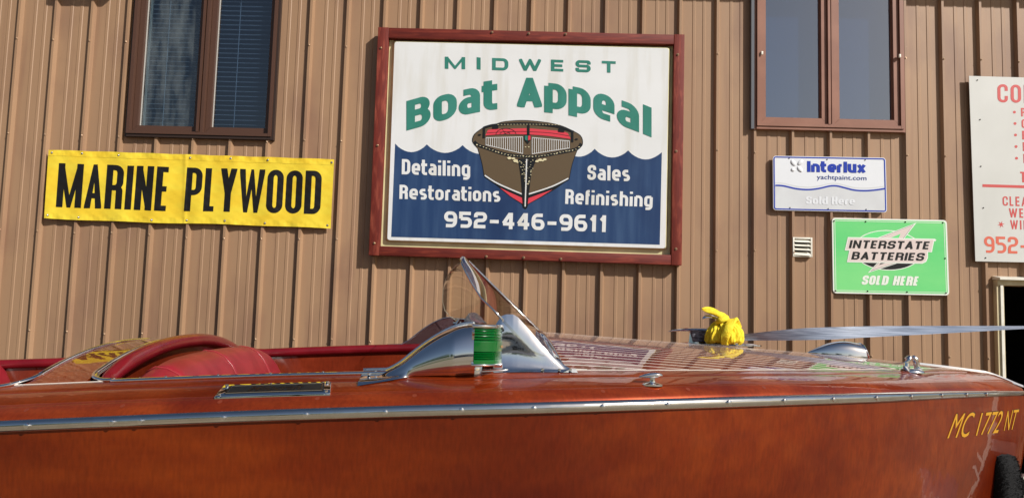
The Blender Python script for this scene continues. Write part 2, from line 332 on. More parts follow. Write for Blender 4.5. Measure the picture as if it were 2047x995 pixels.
def clip_poly(P, ax, lo, hi):
    for sgn, lim in ((1, lo), (-1, -hi)):
        out = []
        for i in range(len(P)):
            a, b = P[i], P[(i+1) % len(P)]; da, db = sgn*a[ax]-lim, sgn*b[ax]-lim
            if da >= 0: out.append(a)
            if da*db < 0:
                t = da/(da-db); out.append((a[0]+t*(b[0]-a[0]), a[1]+t*(b[1]-a[1])))
        P = out
        if len(P) < 3: return []
    return P
def glyph(c, wd, tx, ty, rad, xh=.72):
    """polygons of one letter: box wd wide, cap height 1"""
    polys = []
    cw = max(wd-tx, 0); ch = 1-ty
    tx_ = tx
    for st in glyph_strokes(c, (xh*1.0-ty)/(1-ty)):
        tx = tx_
        thin = st[-1] == 'thin'
        if thin: st = st[:-1]
        pts = [(tx/2+x*cw, ty/2+y*ch, r) for x, y, r in st]
        if thin: tx = tx_*.68
        path = []
        for i, (x, y, r) in enumerate(pts):
            if r and 0 < i < len(pts)-1:
                p = np.array([x, y]); a = np.array(pts[i-1][:2])-p; b = np.array(pts[i+1][:2])-p
                la, lb = np.linalg.norm(a), np.linalg.norm(b); rr = min(rad, la*.5, lb*.5)
                a /= la; b /= lb
                for k in range(7):
                    t = k/6*math.pi/2; path.append(p+a*rr*(1-math.sin(t))+b*rr*(1-math.cos(t)))
            else: path.append(np.array([x, y]))
        q = [path[0]]
        for p in path[1:]:
            if np.linalg.norm(p-q[-1]) > 1e-5: q.append(p)
        path = q; n = len(path)
        L = []; Rr = []
        for i in range(n):
            def nrm(a, b):
                d = b-a; d /= np.linalg.norm(d); return np.array([-d[1], d[0]])
            if i == 0: m = nrm(path[0], path[1]); off = np.array([m[0]*tx/2, m[1]*ty/2])
            elif i == n-1: m = nrm(path[-2], path[-1]); off = np.array([m[0]*tx/2, m[1]*ty/2])
            else:
                n1, n2 = nrm(path[i-1], path[i]), nrm(path[i], path[i+1])
                o1 = np.array([n1[0]*tx/2, n1[1]*ty/2]); o2 = np.array([n2[0]*tx/2, n2[1]*ty/2])
                # intersection of the two offset lines
                d1 = path[i]-path[i-1]; d2 = path[i+1]-path[i]
                den = d1[0]*d2[1]-d1[1]*d2[0]
                if abs(den) < 1e-6*np.linalg.norm(d1)*np.linalg.norm(d2): off = (o1+o2)/2
                else:
                    w_ = (path[i]+o2)-(path[i]+o1); t = (w_[0]*d2[1]-w_[1]*d2[0])/den; off = o1+d1*t
                    if np.linalg.norm(off) > 2.2*max(tx, ty): off *= 2.2*max(tx, ty)/np.linalg.norm(off)
            L.append(path[i]+off); Rr.append(path[i]-off)
        for i in range(n-1):
            P = [tuple(L[i]), tuple(L[i+1]), tuple(Rr[i+1]), tuple(Rr[i])]
            hi = xh if c in 'aenorsguxcp' else 1
            P = clip_poly(P, 1, -.30 if c in 'gp' else 0, 1)
            P = clip_poly(P, 0, 0, max(wd, tx_)) if P else P
            if P: polys.append(P)
    return polys
def text_polys(s, wd=.62, gap=.1, tx=.2, ty=.17, rad=.25, xh=.72, shear=0, word=.4):
    x = 0; out = []
    for c in s:
        if c == ' ': x += word; continue
        if c in 'tf' and x > 0: x -= gap*.45
        k = GW.get(c, 1); wc = tx if k == 0 else max(wd*k, tx*1.3)
        for P in glyph(c, wc, tx, ty, rad, xh): out.append([(p[0]+x+shear*p[1], p[1]) for p in P])
        x += wc+gap*(.45 if c in 'rtf' else 1)
    W = x-gap
    return [[(p[0]/W, p[1]) for p in P] for P in out]
def font_polys(s, bold=.0, shear=0.):
    k = bpy.data.curves.new('tmp', 'FONT'); k.body = s; k.offset = bold; k.shear = shear; k.resolution_u = 4
    o = bpy.data.objects.new('tmp', k); COL.objects.link(o); bpy.context.view_layer.update()
    me = bpy.data.meshes.new_from_object(o); V = [v.co.copy() for v in me.vertices]; F = [tuple(p.vertices) for p in me.polygons]
    bpy.data.objects.remove(o); bpy.data.curves.remove(k); bpy.data.meshes.remove(me)
    return V, F
def bil(q, u, v):              # q = TL,TR,BR,BL ; v up
    TL, TR, BR, BL = [np.array(p, float) for p in q]
    t = TL+(TR-TL)*u; b = BL+(BR-BL)*u; return b+(t-b)*v
def stext(name, s, q, Y, m, parent, dmap=None, **kw):
    mb = MB()
    for i, P in enumerate(text_polys(s, **kw)):
        vs = []
        for u, v in P:
            p = bil(q, u, v); vs.append(at(p[0], p[1], Y-i*.000007))
        mb.add(vs, [tuple(range(len(vs)))])
    return mb.build(name, m, parent, auto=False)
def ftext(name, s, q, Y, m, parent, bold=0, shear=0, cap=.69, lsb=True, fn=None):
    V, F = font_polys(s, bold, shear)
    xs = [v.x for v in V]; x0, x1 = min(xs), max(xs)
    mb = MB(); vs = []
    for v in V:
        u, w_ = (v.x-x0)/(x1-x0), (v.y+bold)/(cap+2*bold)
        if fn: vs.append(fn(u, w_))
        else: p = bil(q, u, w_); vs.append(at(p[0], p[1], Y))
    mb.add(vs, F); return mb.build(name, m, parent, auto=False)
def pxpoly(mb, pts, Y, mi=0): mb.add([at(x, y, Y) for x, y in pts], [tuple(range(len(pts)))], mi)
def ribbon(mb, pts, wd, Y, mi=0):
    P = [np.array(p, float) for p in pts]; L = []; R_ = []
    for i in range(len(P)):
        t = P[min(i+1, len(P)-1)]-P[max(i-1, 0)]; t /= np.linalg.norm(t)+1e-9; nn = np.array([-t[1], t[0]])*(wd if not hasattr(wd, '__len__') else wd[i])/2
        L.append(P[i]+nn); R_.append(P[i]-nn)
    vs = [at(p[0], p[1], Y) for p in L]+[at(p[0], p[1], Y) for p in R_]; n = len(P)
    mb.add(vs, [(i, i+1, n+i+1, n+i) for i in range(n-1)], mi)
def rrect(q, rad, n=5):        # rounded quad in px
    q = [np.array(p, float) for p in q]; out = []
    for i in range(4):
        p = q[i]; a = q[i-1]-p; b = q[(i+1) % 4]-p; a /= np.linalg.norm(a); b /= np.linalg.norm(b)
        for k in range(n+1):
            t = k/n*math.pi/2; out.append(tuple(p+a*rad*(1-math.sin(t))+b*rad*(1-math.cos(t))))
    return out
def lerpq(q, m_):              # inset quad by px
    c = sum(np.array(p, float) for p in q)/4
    return [tuple(np.array(p, float)+np.sign(c-np.array(p, float))*m_) for p in q]

# ------------------------------------------------------------------ the ground
YW = 4.522                     # plane of the wall pans
ground = MB(); ground.add([(-400, -400, 0), (400, -400, 0), (400, 400, 0), (-400, 400, 0)], [(0, 1, 2, 3)])
GR = mat('pale gravel yard', A(140, 127, 104), .9, col2=A(120, 107, 86), nscale=(30, 30, 30), col3=A(152, 140, 118), n3=(.6, .6, .6), bump=.006, bscale=(60, 60, 60))
g = ground.build('ground', GR); g['kind'] = 'structure'; g['label'] = 'pale tan gravel yard under boat and workshop'
gs = MB(); gs.add([(-90, -60, .02), (-6, -60, .02), (-2, -22, .02), (-40, -16, .02), (-90, -20, .02)], [(0, 1, 2, 3, 4)])
GRS = mat('mown grass', (.07, .11, .03), .9, col2=(.10, .13, .04), nscale=(3, 3, 3))
g = gs.build('lawn', GRS); g['kind'] = 'structure'; g['label'] = 'mown grass verge across the yard'

# ------------------------------------------------------------------ the workshop
RP = .2286; RX0 = -3.198; FR = .025
ZR0 = HZ+1.608                 # top screw row
EAVE = HZ+2.47; XL, XR = RX0-9*RP, RX0+44*RP
def opening(pxs, inset=.0): return pxs
LW = (at(251, 266, YW-.045)[0]+.014, at(540.5, 274, YW-.045)[0]-.012, at(395, 270, YW-.045)[2]+.014, HZ+2.16)   # x0,x1,z0,z1 openings
RW = (at(1514, 250, YW-.045)[0]+.014, at(1808, 258, YW-.045)[0]-.012, at(1660, 255, YW-.045)[2]+.014, HZ+2.16)
DO = (at(2003, 650, YW)[0]-.018, at(2003, 650, YW)[0]+2.75, 0, at(2012, 572, YW)[2])
OPEN = [LW, RW, DO]
bld = thing('workshop_building', 'tan ribbed metal workshop building with casement windows standing behind the boat', 'building', (0, YW, 0))
prof = [(0, FR), (.014, FR), (.024, 0), (.084, 0), (.0875, .0026), (.1025, .0026), (.106, 0), (.146, 0), (.1495, .0026), (.1645, .0026), (.168, 0), (.2186, 0), (RP, FR)]
def panel(k):
    x0 = RX0+k*RP*4
    pts = [(x0+j*RP+x, h) for j in range(4) for x, h in prof[:-1]]+[(x0+4*RP+.0135, FR)]
    pts.insert(len(pts)-1, (x0+4*RP-.0, FR)) if False else None
    ex = []
    for o in OPEN:
        for e in (o[0], o[1]):
            if pts[0][0] < e < pts[-1][0]: ex.append((e, float(np.interp(e, [p[0] for p in pts], [p[1] for p in pts]))))
    pts = sorted(pts+ex)
    mb = MB()
    jy = random.uniform(-.0006, .0006)
    for a, b in zip(pts[:-1], pts[1:]):
        if b[0]-a[0] < 1e-5: continue
        mx = (a[0]+b[0])/2; zs = [(.12, EAVE)]
        for o in OPEN:
            if o[0] < mx < o[1]: zs = [r for z0, z1 in zs for r in ((z0, min(z1, o[2])), (max(z0, o[3]), z1)) if r[1]-r[0] > .01]
        for z0, z1 in zs:
            mb.add([(a[0], YW-a[1]+jy, z0), (b[0], YW-b[1]+jy, z0), (b[0], YW-b[1]+jy, z1), (a[0], YW-a[1]+jy, z1)], [(0, 1, 2, 3)])
    return mb.build('wall_panel', TAN, bld, auto=False)
for k in range(-2, 11): panel(k)
# shell behind the panels
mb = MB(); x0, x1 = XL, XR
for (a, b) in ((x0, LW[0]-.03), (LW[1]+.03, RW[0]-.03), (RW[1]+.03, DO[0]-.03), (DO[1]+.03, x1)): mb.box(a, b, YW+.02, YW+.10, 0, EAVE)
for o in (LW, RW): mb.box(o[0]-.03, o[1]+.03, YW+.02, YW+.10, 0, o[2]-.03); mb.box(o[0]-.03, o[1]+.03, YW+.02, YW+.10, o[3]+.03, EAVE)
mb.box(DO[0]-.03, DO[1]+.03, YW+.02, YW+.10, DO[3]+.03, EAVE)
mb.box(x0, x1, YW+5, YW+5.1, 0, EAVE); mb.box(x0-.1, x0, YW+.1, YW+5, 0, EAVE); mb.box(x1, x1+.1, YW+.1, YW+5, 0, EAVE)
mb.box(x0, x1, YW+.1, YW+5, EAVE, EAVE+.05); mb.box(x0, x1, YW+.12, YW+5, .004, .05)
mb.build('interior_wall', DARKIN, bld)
mb = MB()   # eave: soffit, fascia, roof slope
mb.box(x0-.3, x1+.3, YW-.44, YW+.02, EAVE-.02, EAVE+.004)
mb.build('soffit', DBRN2, bld)
mb = MB(); mb.box(x0-.3, x1+.3, YW-.47, YW-.44, EAVE-.03, EAVE+.14); mb.build('fascia', TRIMTAN, bld)
mb = MB(); mb.hexa([(x0-.3, YW-.5, EAVE+.145), (x1+.3, YW-.5, EAVE+.145), (x1+.3, YW-.5, EAVE+.185), (x0-.3, YW-.5, EAVE+.185)], [(x0-.3, YW+6, EAVE+1.8), (x1+.3, YW+6, EAVE+1.8), (x1+.3, YW+6, EAVE+1.84), (x0-.3, YW+6, EAVE+1.84)])
mb.build('roof', DBRN2, bld)

# screws on the ribs
sm = MB()
def dome(mb, r, h, n=8, y0=0., wr=None, wh=.0015):
    wr = wr or r*1.5
    ring = lambda R_, y: [(R_*math.cos(2*math.pi*k/n), y, R_*math.sin(2*math.pi*k/n)) for k in range(n)]
    rs = [ring(wr, y0), ring(wr, y0-wh), ring(r, y0-wh), ring(r, y0-h*.8), ring(r*.6, y0-h)]
    mb.add(sum(rs, []), [(i*n+j, i*n+(j+1) % n, (i+1)*n+(j+1) % n, (i+1)*n+j) for i in range(4) for j in range(n)]+[tuple(range(4*n, 5*n))])
dome(sm, .0042, .006); scr = sm.src('screw', SCREWM, bld)
BIG = (at(738, 512, YW)[0], at(1368, 70, YW)[0], at(1060, 520, YW)[2], at(1060, 62, YW)[2])
hide = [LW, RW, DO, BIG, (at(90, 440, YW)[0], at(667, 320, YW)[0], at(370, 448, YW)[2], at(370, 308, YW)[2]),
        (at(1545, 419, YW)[0], at(1771, 318, YW)[0], at(1660, 425, YW)[2], at(1660, 314, YW)[2]),
        (at(1666, 583, YW)[0], at(1891, 440, YW)[0], at(1780, 588, YW)[2], at(1780, 438, YW)[2]), (at(1945, 522, YW)[0], 99, at(1990, 524, YW)[2], at(1990, 150, YW)[2])]
first = True
for r in range(0, 5):
    for k in range(-2, 31):
        X = RX0+k*RP+.007+random.uniform(-.002, .002); Z = ZR0-.6*r+random.uniform(-.006, .006)-(.008 if 4 < k < 8 else 0)
        px, py = proj((X, YW, Z))
        if any(h[0]-.03 < X < h[1]+.03 and h[2]-.03 < Z < h[3]+.03 for h in hide) or not (-60 < px < 2110 and 0 < py < 760): continue
        if first: scr.location = Vector((X, YW-FR, Z))-wloc(bld); first = False
        else: inst(scr, (X, YW-FR, Z), bld, (random.uniform(-.1, .1), random.uniform(0, 1), random.uniform(-.1, .1)))

# windows (parts of the building)
def window(o, fc, sc_, mulpx, gl, trimc, left, ys, sws, yg):
    x0, x1, z0, z1 = o
    xm0, xm1 = mulpx
    F = MB(); fw_ = .012; y0, y1 = YW-.045, YW+.06
    F.box(x0-.014, x0+fw_-.006, y0, y1, z0-.012, z1); F.box(x1-fw_+.006, x1+.012, y0, y1, z0-.012, z1)
    F.box(x0+fw_-.006, x1-fw_+.006, y0+.001, y1, z0-.012, z0+fw_-.006); F.box(x0+fw_-.006, x1-fw_+.006, y0+.001, y1, z1-fw_, z1)
    F.box(xm0, (xm0+xm1)/2-.004, y0-.002, y1, z0+fw_-.006, z1-fw_); F.box((xm0+xm1)/2+.003, xm1, y0+.001, y1, z0+fw_-.006, z1-fw_)
    fr = F.build('window', fc, bld); fr['label'] = left[0]
    T = MB(); T.box(x0-.028, x0-.015, YW-.03, YW-.002, z0-.03, z1+.01); T.box(x1+.013, x1+.026, YW-.03, YW-.002, z0-.03, z1+.01); T.box(x0-.015, x1+.013, YW-.037, YW-.002, z0-.030, z0-.013)
    T.build('trim', trimc, fr)
    for i, (a, b) in enumerate(((x0+fw_-.004, xm0-.002), (xm1+.002, x1-fw_+.004))):
        sl, sr, sb = sws; yy0, yy1 = ys, yg+.012; S = MB(); zb, zt = z0+fw_-.003, z1-fw_
        for P in ([(a, zb), (b, zb), (b-sr, zb+sb), (a+sl, zb+sb)], [(b, zb), (b, zt), (b-sr, zt-sb), (b-sr, zb+sb)], [(b, zt), (a, zt), (a+sl, zt-sb), (b-sr, zt-sb)], [(a, zt), (a, zb), (a+sl, zb+sb), (a+sl, zt-sb)]):
            c = np.mean(P, 0); P = [tuple(c+(np.array(p)-c)*.998) for p in P]
            S.hexa([(x, yy0, z) for x, z in P], [(x, yy1, z) for x, z in P])
        S.build('sash', sc_, fr)
        B = MB(); bw = .005
        for xx, c_ in ((a+sl+.0006, 1), (b-sr-bw-.0006, 1)): B.box(xx, xx+bw, yg-.006, yg-.0005, zb+sb+.0006, zt-sb)
        B.box(a+sl+.0006+bw, b-sr-bw-.0006, yg-.006, yg-.0005, zb+sb+.0006, zb+sb+bw)
        B.build('glazing_bead', BEAD if left[1] == 'L' else RBRN, fr)
        G = MB(); G.box(a+sl-.004, b-sr+.004, yg, yg+.004, zb+sb-.004, zt-sb+.004)
        G.build('pane', gl[i], fr)
        # blinds
        if left[1] == 'L':
            n = int((zt-zb-.1)/.0305)
            st = MB(); st.box(a+.015, b-.015, -.0125, .0125, -.0009, .0009)
            st.v = [(x-(a+b)/2, y, z+y*.12) for x, y, z in st.v]
            first_ = None
            for q in range(min(n, 40)):
                zz = zb+.07+q*.0305
                if first_ is None: first_ = st.src('blind_slat', BLIND, fr); first_.location = Vector(((a+b)/2, YW+.062, zz))-wloc(fr)
                else:
                    c = inst(first_, ((a+b)/2, YW+.062, zz), fr, (0, random.uniform(-.004, .004), 0))
            L = MB(); L.box(a+(b-a)*.38, a+(b-a)*.38+.0022, YW+.046, YW+.050, zb+.05, zt)
            L.build('blind_cord', BLIND, fr)
            B = MB(); B.box(a-.01, b+.01, YW+.09, YW+.095, zb-.04, zt+.04)
            B.build('blind_backing', BACK, fr)
            if i == 0:
                C = MB(); C.grid(lambda u, v: (a+sl-.002+u*.022, YW+.045+.006*math.sin(u*18), zb+.03+v*(zt-zb)), 12, 1); C.build('curtain', CURT, fr, smooth=True)
        else:
            B = MB(); B.box(a+.01, b-.01, YW+.06, YW+.065, zb+.02, zt); B.build('window_shade', SKYTONE, fr)
    return fr
BEAD = mat('pale glazing bead', (.5, .48, .44), .5)
BACK = mat('closed blind backing', (.016, .022, .032), .8)  # near-black sheet added behind the slats, keeps the panes dark
SKYTONE = mat('blue grey roller shade', (.18, .29, .46), .8, col2=(.15, .24, .40), nscale=(1.5, 1, 1))  # reflected sky put into the colour of a sheet behind the panes
window(LW, DBRN, DBRN, (at(391, 262, YW-.047)[0], at(404, 262, YW-.047)[0]), (GLASSW, GLASSD), DBRN2, ('dark brown casement window above the yellow banner', 'L'), YW-.012, (.031, .028, .036), YW+.018)
wr = window(RW, RBRN, RBRN, (at(1656.5, 240, YW-.047)[0], at(1669, 240, YW-.047)[0]), (GLASSR, GLASSR), RBRN, ('reddish brown casement window above the white and blue sign', 'R'), YW-.032, (.033, .033, .035), YW-.004)
mb = MB(); mb.box(RW[0]-.048, RW[0]-.030, YW-.036, YW-.001, RW[2]-.03, RW[3]+.03); mb.build('flashing_strip', GREYST, bld)
for wx, zz in ((RW[0]+.012, at(1520, 112, YW)[2]), (RW[1]-.012, at(1803, 118, YW)[2])):
    mb = MB(); mb.box(wx-.006, wx+.006, YW-.056, YW-.044, zz-.012, zz+.010); bevel(mb.build('sash_clip', WHITEP, wr), .002)

# doorway on the right
mb = MB(); jx0 = at(1987, 650, YW)[0]; jz = at(2000, 560, YW)[2]
mb.box(jx0, DO[0]+.012, YW-.035, YW+.01, 0, DO[3]+.004)
d = mb.build('door_frame', CREAMP, bld); d['label'] = 'cream painted frame of the open doorway'
mb = MB(); mb.box(DO[0]-.012, DO[0]+.004, YW-.044, YW-.035, 0, DO[3]+.002); mb.build('jamb_stop', WHITEP, d)
mb = MB(); mb.box(jx0, DO[1]+.09, YW-.045, YW+.01, DO[3]+.004, jz); mb.build('door_header', CREAMP, d)
mb = MB(); mb.hexa([(jx0-.004, YW-.075, jz+.0), (DO[1]+.12, YW-.075, jz), (DO[1]+.12, YW-.075, jz+.012), (jx0-.004, YW-.075, jz+.012)], [(jx0-.004, YW+.0, jz+.002), (DO[1]+.12, YW+.0, jz+.002), (DO[1]+.12, YW, jz+.024), (jx0-.004, YW, jz+.024)])
mb.build('drip_cap', WHITEP, d)
mb = MB(); mb.box(DO[1], DO[1]+.09, YW-.035, YW+.01, 0, DO[3]+.004); mb.build('door_jamb', CREAMP, d)

# unseen box added under the eave to cast the shadow at top left
fl = thing('wall_floodlight', 'small dark floodlight added out of view under the eave to shade the wall beside the left window', 'floodlight', (-2.52, YW, HZ+2.2))
mb = MB(); mb.box(-2.70, -2.34, YW-.30, YW-.12, HZ+2.14, HZ+2.25); bevel(mb.build('lamp_housing', DBRN2, fl), .008)
mb = MB(); mb.tube([(-2.52, YW-.004, HZ+2.2), (-2.52, YW-.12, HZ+2.2)], .02); mb.build('bracket', DBRN2, fl)

# ------------------------------------------------------------------ exhaust vent hood
v = thing('exhaust_vent', 'small white louvred exhaust vent on the wall left of the green sign', 'vent', at(1606, 494, YW))
q0 = at(1584, 513, YW-.02); q1 = at(1623, 475, YW-.02)
mb = MB(); a, b, c, dd = q0[0], q1[0], q0[2], q1[2]; t = .010; y0, y1 = YW-.028, YW-.002
mb.box(a, a+t, y0, y1, c, dd); mb.box(b-t, b, y0, y1, c, dd); mb.box(a+t, b-t, y0+.001, y1, c, c+t); mb.box(a+t, b-t, y0+.001, y1, dd-t, dd)
bevel(mb.build('vent_frame', WHITEP, v), .0015)
mb = MB(); mb.box(a+t, b-t, YW-.004, YW-.0025, c+t, dd-t); mb.build('duct_opening', DARKIN, v)
for i in range(4):
    zc_ = dd-t-.004-i*(dd-c-2*t)/4; hgt = (dd-c-2*t)/4*(.74 if i < 3 else 1.0)
    mb = MB(); mb.hexa([(a+t+.001, y0+.014, zc_), (b-t-.001, y0+.014, zc_), (b-t-.001, y0+.016, zc_+.002), (a+t+.001, y0+.016, zc_+.002)], [(a+t+.001, y0-.004+i*.001, zc_-hgt+.003), (b-t-.001, y0-.006-i*.001, zc_-hgt+.001), (b-t-.001, y0-.0045, zc_-hgt+.004), (a+t+.001, y0-.0025, zc_-hgt+.006)])
    mb.build('louvre', WHITEP, v)

# ------------------------------------------------------------------ the big framed sign
T2 = lambda x, y: (700+x/1.913, 30+y/1.913)
Q2 = lambda *p: [T2(*a) for a in p]
YF = YW-.076; YC = YW-.034; YS = YW-.062
sg = thing('boat_shop_sign', 'large white and blue boat shop sign in a weathered red wooden frame', 'sign', at(1055, 290, YF))
o_ = Q2((107, 47), (1279, 75), (1268, 957), (70, 918)); i_ = Q2((146, 88), (1239, 112), (1228, 917), (112, 883))
# real rectangle fitted to the corners
def fit(q, Y):
    P = [at(*p, Y) for p in q]; return (P[0][0]+P[3][0])/2, (P[1][0]+P[2][0])/2, (P[2][2]+P[3][2])/2, (P[0][2]+P[1][2])/2
ox0, ox1, oz0, oz1 = fit(o_, YF); ix0, ix1, iz0, iz1 = fit(i_, YF)
P = [at(*p, YF) for p in o_]; I = [at(*p, YF) for p in i_]
def plank(pts, name, m, parent, y0, y1, seg=8, lab=None):
    mb = MB(); mb.hexa([(p[0], y0, p[2]) for p in pts], [(p[0], y1, p[2]) for p in pts]); o = mb.build(name, m, parent)
    bevel(o, .0022, 2)
    return o
vec = lambda a, b, t: a+(b-a)*t
# left and right stiles run full height; rails butt between
lt, lb = P[0], P[3]; ltI = np.array([I[0][0], 0, P[0][2]+(P[1][2]-P[0][2])*.04]); lbI = np.array([I[3][0], 0, P[3][2]+(P[2][2]-P[3][2])*.04])
plank([lb, lbI, ltI, lt], 'frame_stile', REDW, sg, YF, YW-FR-.0005)
rt_, rb = P[1], P[2]; rtI = np.array([I[1][0], 0, P[1][2]]); rbI = np.array([I[2][0], 0, P[2][2]])
plank([rbI, rb, rt_, rtI], 'frame_stile', REDW, sg, YF, YW-FR-.0005)
g_ = np.array([.0012, 0, 0])
plank([I[0]+g_, np.array([rtI[0], 0, I[1][2]])-g_, rtI-g_-np.array([0, 0, .002]), ltI+g_-np.array([0, 0, .001])], 'frame_rail', REDH, sg, YF+.002, YW-FR-.0005)
plank([lbI+g_+np.array([0, 0, .001]), rbI-g_+np.array([0, 0, .002]), np.array([rbI[0], 0, I[2][2]])-g_, I[3]+g_], 'frame_rail', REDH, sg, YF+.002, YW-FR-.0005)
# cream tray and raised white face
mb = MB(); tq = [at(*p, YC) for p in Q2((125, 66), (1262, 92), (1250, 938), (92, 902))]
mb.hexa([(p[0], YC, p[2]) for p in tq], [(p[0], YW-FR-.0006, p[2]) for p in tq]); mb.build('sign_backing', CREAM, sg)
fq = Q2((170, 103), (1219, 128), (1206, 892), (142, 860)); fo = Q2((163, 97), (1226, 122), (1212, 898), (135, 866))
mb = MB(); f1 = rrect(fq, 5, 4); f0 = rrect(fo, 6, 4); n = len(f1)
va = [at(x, y, YS) for x, y in f1]; vb = [at(x, y, YC-.002) for x, y in f0]; vc = [(p[0], YC+.001, p[2]) for p in vb]
mb.add(va, [tuple(range(n))], 0); mb.add(va+vb, [(i, (i+1) % n, n+(i+1) % n, n+i) for i in range(n)], 1); mb.add(vb+vc, [(i, (i+1) % n, n+(i+1) % n, n+i) for i in range(n)], 1)
mb.build('sign_face', [SIGNW, CREAM], sg, smooth=40)
# blue water with scalloped top
Yb = YS-.0008
top = []
def scal(xa, ya, xb, yb, dip, n=10):
    for k in range(n):
        t = k/n; top.append((xa+(xb-xa)*t, ya+(yb-ya)*t+dip*math.sin(math.pi*t)**.8))
scal(172, 492, 293, 495, 31); scal(293, 495, 430, 498, 31); scal(430, 498, 562, 503, 31); scal(562, 503, 690, 505, 31); scal(690, 505, 810, 508, 31); scal(810, 508, 935, 512, 32); scal(935, 512, 1063, 518, 30); scal(1063, 518, 1192, 523, 32, 10)
top.append((1192, 525)); bot = [(157+(1184-157)*t, 848+(878-848)*t) for t in np.linspace(0, 1, len(top))]
mb = MB(); vs = [at(*T2(*p), Yb) for p in top]+[at(*T2(*p), Yb) for p in bot]; n = len(top)
mb.add(vs, [(i, i+1, n+i+1, n+i) for i in range(n-1)]); mb.build('water_print', BLUE, sg, auto=False)
Yt = YS-.0016
for c, x0, x1, yt, yb in (('M', 362, 440, 160, 206), ('I', 484, 499, 162, 208), ('D', 543, 605, 165, 211), ('W', 646, 730, 168, 213), ('E', 768, 818, 171, 215), ('S', 862, 920, 173, 218), ('T', 962, 1016, 176, 220)):
    h = yb-yt
    stext('lettering', c, Q2((x0, yt), (x1, yt+2), (x1, yb+2), (x0, yb)), Yt, GREEN, sg, wd=(x1-x0)/h/GW.get(c, 1) if GW.get(c, 1) else 1, tx=.30, ty=.22, rad=.3)
bl = np.polyfit([215, 308, 360, 455, 540, 686, 785, 878, 970, 1065, 1136], [443, 415, 403, 380, 364, 351, 361, 378, 400, 432, 462], 4)
for c, x0, x1 in (('B', 215, 308), ('o', 318, 408), ('a', 415, 497), ('t', 503, 572), ('A', 638, 734), ('p', 742, 828), ('p', 835, 920), ('e', 930, 1011), ('a', 1020, 1105), ('l', 1120, 1152)):
    H = 113; mb = MB(); wd_ = (x1-x0)/H
    for i, Pp in enumerate(glyph(c, wd_, .29, .21, .36, .86)):
        # subdivide horizontally so the baseline curves
        vs = []
        for k in range(len(Pp)):
            a_, b_ = np.array(Pp[k]), np.array(Pp[(k+1) % len(Pp)])
            for t in np.linspace(0, 1, 5)[:-1]: vs.append(a_+(b_-a_)*t)
        out = []
        for p in vs:
            x = x0+p[0]/wd_*(x1-x0); out.append(at(*T2(x, np.polyval(bl, x)-p[1]*H), Yt-i*.000007))
        mb.add(out, [tuple(range(len(out)))])
    mb.build('lettering', GREEN, sg, auto=False)
kw = dict(tx=.215, ty=.18, wd=.60, gap=.11, rad=.26, xh=.76)
stext('lettering', 'Detailing', Q2((198, 551), (459, 560), (459, 618), (197, 609)), Yt, SIGNW, sg, **kw)
stext('lettering', 'Restorations', Q2((189, 649), (575, 661), (574, 715), (188, 703)), Yt, SIGNW, sg, **kw)
stext('lettering', 'Sales', Q2((908, 573), (1070, 579), (1070, 636), (907, 630)), Yt, SIGNW, sg, **kw)
stext('lettering', 'Refinishing', Q2((824, 666), (1158, 679), (1156, 734), (822, 722)), Yt, SIGNW, sg, **kw)
stext('lettering', '952-446-9611', Q2((360, 750), (984, 766), (982, 830), (358, 811)), Yt, SIGNW, sg, tx=.27, ty=.21, wd=.95, gap=.13, rad=.28)
# boat picture on the sign
T6 = lambda x, y: (930+x/4.976, 230+y/4.976)
art = [0]
def lay(pts, m, wd=None):
    art[0] += 1; Y = YS-.0017-art[0]*.00002; mb = MB()
    if wd: ribbon(mb, [T6(*p) for p in pts], wd if not hasattr(wd, '__len__') else wd, Y)
    else: pxpoly(mb, [T6(*p) for p in pts], Y)
    return mb, m
parts_art = {}
def L_(pts, m, wd=None):
    mb, m = lay(pts, m, wd); parts_art.setdefault(m.name, (m, MB()))[1].add(mb.v, mb.f)
def sp(pts, n=6):              # smooth polyline
    P = [np.array(p, float) for p in pts]; out = []
    for i in range(len(P)-1):
        p0, p1, p2, p3 = P[max(i-1, 0)], P[i], P[i+1], P[min(i+2, len(P)-1)]
        for k in range(n):
            t = k/n; out.append(tuple(.5*((2*p1)+(-p0+p2)*t+(2*p0-5*p1+4*p2-p3)*t*t+(-p0+3*p1-3*p2+p3)*t**3)))
    out.append(tuple(P[-1])); return out
BR_, BK, RD, WH = BROWNP, BLACKP, REDP, SIGNW
L_([(185, 605), (325, 712), (430, 800), (560, 886), (578, 925), (600, 938), (615, 922), (630, 886), (770, 812), (880, 748), (1035, 640), (1015, 600), (600, 760), (200, 590)], BK)
L_([(345, 722), (440, 768), (577, 828), (577, 886), (450, 808)], RD); L_([(619, 886), (619, 830), (740, 786), (868, 742), (760, 808)], RD)
deck = sp([(180, 130), (105, 185), (78, 235), (84, 280), (130, 335)])
hull = deck+sp([(130, 335), (170, 480), (190, 600)])+sp([(190, 600), (330, 700), (590, 800)])+sp([(590, 800), (860, 720), (1032, 630)])+sp([(1032, 630), (1060, 490), (1110, 350)])+sp([(1110, 350), (1160, 300), (1150, 220), (1075, 165), (900, 95), (620, 58), (400, 68), (290, 100), (180, 130)])
L_([(x+(x-610)*.015, y+(y-450)*.015) for x, y in hull], BK); L_(hull, BR_)
L_(sp([(195, 605), (330, 690), (580, 800)]), BK, 5.5); L_(sp([(195, 600), (330, 684), (580, 792)]), WH, 2.6)
L_(sp([(620, 798), (860, 718), (1028, 634)]), BK, 5.5); L_(sp([(620, 790), (860, 711), (1026, 630)]), WH, 2.6)
L_([(200, 205), (225, 150), (270, 140), (610, 132), (612, 195), (400, 192)], RD); L_([(642, 134), (960, 160), (1020, 180), (1050, 240), (840, 212), (642, 195)], RD)
